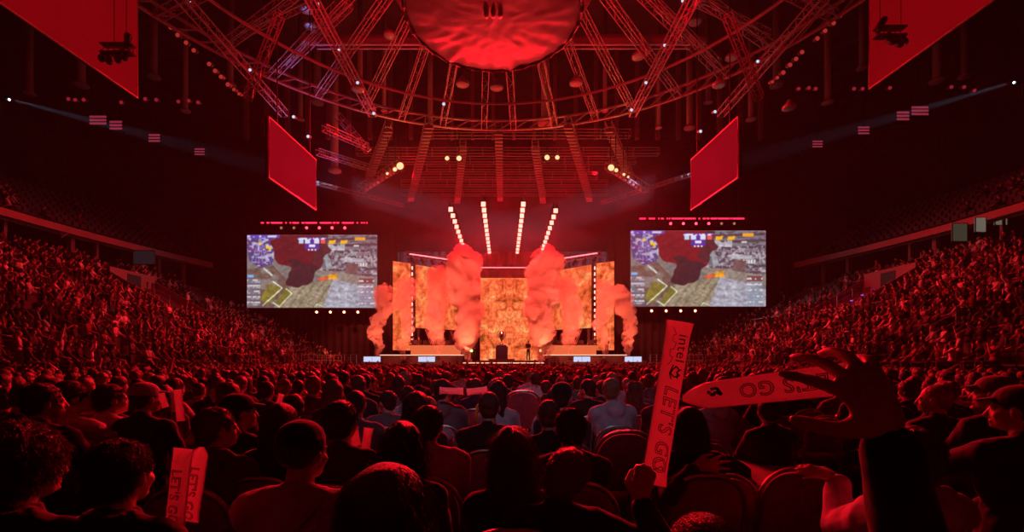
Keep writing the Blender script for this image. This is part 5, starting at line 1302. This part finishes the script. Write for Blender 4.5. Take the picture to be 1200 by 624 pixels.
T = [text2d('intel', .062, L-.055, .012), text2d("LET'S GO", .082, L-.27, -.004, outline=.0017, shear=.2), text2d('HYPE', .05, .13, -.008, outline=.0014)]
T = T[:2]
print_on(o, pt, L, R, [T[0]], 'intel_lettering', M_ink); print_on(o, pt, L, R, [T[1]], 'slogan_lettering', M_ink)
sk = [(L-.03, -.03), (L-.06, -.018), (L-.065, -.03), (L-.09, -.03), (L-.095, -.015), (L-.12, -.02), (L-.125, -.034), (L-.15, -.034), (L-.155, -.02), (L-.175, -.024), (L-.19, -.038)]
cl = [(L-.19, .0), (L-.205, .018), (L-.215, .005), (L-.225, .022), (L-.235, -.002), (L-.222, -.018), (L-.205, -.012), (L-.19, .0)]
print_on(o, pt, L, R, [line2d(sk, .0022)], 'skyline_drawing', M_ink)
print_on(o, pt, L, R, [line2d(cl, .006), line2d([(L-.2, .024), (L-.21, .008), (L-.24, .012)], .006), line2d([(L-.185, -.012), (L-.22, -.022), (L-.245, -.012)], .005)], 'emblem', M_ink)
print_on(o, pt, L, R, [line2d([(.06, .028), (.14, .03)], .003), line2d([(.07, -.022), (.09, .01), (.07, .02)], .003), line2d([(.1, -.02), (.12, .012)], .003)], 'small_print', M_ink)
o, pt, L, R = stick('inflatable_stick', wp(800, 467, 1.32), wp(1026, 440, 1.0), .072, (0, -1, .2), 'slanting inflated stick pointing left from the big open hand', seed=8, flat=.72, taper=.2)
print_on(o, pt, L, R, [text2d("LET'S GO", .052, L-.05, .0, outline=.0014)], 'slogan_lettering', mat('faint_ink', (.12, .01, .015), .5))
print_on(o, pt, L, R, [line2d([(.085, -.008), (.098, .006), (.107, -.004), (.122, .006), (.11, -.014), (.094, -.012)], .008)], 'emblem', M_ink)
for (a, b, w_, nm) in (((205, 615, 1.62), (215, 526, 1.62), .062, 'left one'), ((222, 612, 1.66), (236, 524, 1.66), .056, 'right one')):
    o, pt, L, R = stick('inflatable_stick', wp(*a), wp(*b), w_, (0, -1, 0), 'white inflated stick standing behind the stand-collar jacket, %s of the pair' % nm, seed=b[0], taper=-.14 if b[0] > 220 else 0)
    print_on(o, pt, L, R, [text2d("LET'S GO", .045, L-.07, 0, outline=.0012)], 'slogan_lettering', M_ink)
for (a, b, w_, lb) in (((418, 523, 2.7), (414, 501, 2.7), .05, 'left of the small white pair beside the neat short hair'), ((428, 530, 2.72), (432, 502, 2.72), .05, 'right of the small white pair beside the neat short hair'),
                       ((212, 494, 3.1), (208, 457, 3.1), .05, 'slim one held upright above the fleece-collared jacket'), ((194, 478, 3.4), (189, 461, 3.4), .045, 'slim one held low left of the fleece-collared jacket'), ((326, 476, 4.3), (330, 462, 4.3), .05, 'short one under the outstretched arm on the left'),
                       ((515, 458, 4.4), (543, 459, 4.4), .06, 'left of the two held level at the centre'), ((547, 460, 4.4), (571, 457, 4.4), .06, 'right of the two held level at the centre')):
    stick('inflatable_stick', wp(*a), wp(*b), w_, (0, -1, 0), 'white inflated stick, '+lb, seed=a[0])
# crossbody strap of the pale T-shirt, bracelet on the raised wrist
# ================================================================ chairs in the empty seats at the right, jacket and tray
for (px, yt, D_, lb) in ((848, 556, 2.75, 'red banquet chair back at the lower right, left of the empty one by the tray'), (935, 549, 2.6, 'red banquet chair with a shiny frame at the lower right'), (780, 552, 2.7, 'red banquet chair right behind the hand with the upright stick'), (735, 505, 3.1, 'empty red banquet chair left of the upright stick'), (829, 534, 3.3, 'red banquet chair under the thrown black jacket'), (612, 458, 5.0, 'empty red banquet chair at the centre behind the yellow top')):
    zt = CZ-(yt-VY)/F*D_; place_chair(((px-VX)/F*D_, D_+.26, zt-.955), 0, lb)

# jacket thrown over the chair back, small table beyond it
def drape_jacket():
    m = MB(); m.sm = True; cx_, cy_, zt = (829-VX)/F*3.3, 3.3, CZ-(531-VY)/F*3.3; n = 30; k = 26; vs = []
    for i in range(n+1):
        u_ = (i/n-.5)*2; 
        for j in range(k+1):
            v_ = j/k; x = cx_+u_*.27*(1-.05*v_); top = zt-.10*abs(u_)**2.5
            if v_ < .5: y = cy_-.10-.05*(.5-v_); z = top-(.5-v_)*1.1
            else: y = cy_+.03+.05*(v_-.5); z = top-(v_-.5)*.9
            if .42 < v_ < .58: z = top; y = cy_-.10+(v_-.42)/.16*.13
            q = noise.noise(Vector((u_*3, v_*5, 2)))*.03; vs.append((x+q*.6, y+q, z+q*.5))
    m.add(vs, [(i*(k+1)+j, (i+1)*(k+1)+j, (i+1)*(k+1)+j+1, i*(k+1)+j+1) for i in range(n) for j in range(k)])
    o = m.build('jacket', cloth('black')); s = o.modifiers.new('s', 'SOLIDIFY'); s.thickness = .015
    tag(o, 'black jacket thrown over a chair back left of the small red-lit table', 'jacket')
drape_jacket()
r = empty('table', (1.85, 3.62, 0), 0, 'small square table with a glowing red-lit top at the lower right', 'table')
cs = [(.33, .55), (.50, -.22), (-.2, -.62), (-.5, .22)]
m = MB(); m.prism([(x, y, .72) for x, y in cs][::-1], (0, 0, .03)); m.build('table_top', mat('table_top', (.65, .6, .6), .5), r)
for x, y in cs:
    m = MB(); m.tube([(x*.85, y*.85, 0), (x*.85, y*.85, .72)], .02, 6); m.build('leg', M_rail, r)

# strap over the pale T-shirt: a band laid on the back
o = [q for q in bpy.data.objects if q.get('label') == 'person in a pale T-shirt with a dark crossbody strap'][0]
topo = [c for c in o.children if c.name.startswith('top')][0]
from mathutils.bvhtree import BVHTree
bv = BVHTree.FromPolygons([tuple(v_.co) for v_ in topo.data.vertices], [tuple(q.vertices) for q in topo.data.polygons])
m = MB(); vs = []
for i in range(31):
    t = i/30; c = Vector((.11-.33*t, 0, 1.05-.42*t)); a_ = Vector((.52, 0, .36)).normalized()*.022*(1 if 1 else 0); row_ = []
    for k_ in (-1, 0, 1):
        q = c+Vector((.52, 0, -.36)).normalized().cross(Vector((0, 1, 0)))*.021*k_; h_ = bv.ray_cast(Vector((q.x, -.6, q.z)), Vector((0, 1, 0)))[0]
        row_.append(Vector((q.x, (h_.y if h_ else -.02)-.008, q.z)))
    vs += row_
m.add(vs, [(i*3+j, i*3+j+1, i*3+j+4, i*3+j+3) for i in range(30) for j in range(2)])
so_ = m.build('crossbody_strap', cloth('black'), o); md = so_.modifiers.new('s', 'SOLIDIFY'); md.thickness = .006
# bracelet of the open hand
o = [q for q in bpy.data.objects if 'open hand hold the slanting' in (q.get('label') or '')][0]
m = MB(); c = wp(1048, 512, .893); ax = Vector((-.35, .1, .9)).normalized(); a_ = ax.cross(Vector((0, 1, 0))).normalized(); b2 = a_.cross(ax)
m.tube([c+a_*.036*math.cos(q*PI/8)+b2*.03*math.sin(q*PI/8) for q in range(16)], .004, 6, closed=True)
for i_, v_ in enumerate(m.v): m.v[i_] = tuple(o.matrix_basis.inverted() @ Vector(v_))
m.build('bracelet', M_black, o)
for q in list(bpy.data.objects):
    l_ = q.get('label')
    if l_ and len(l_.split()) > 16: print('LONG', q.name, l_)
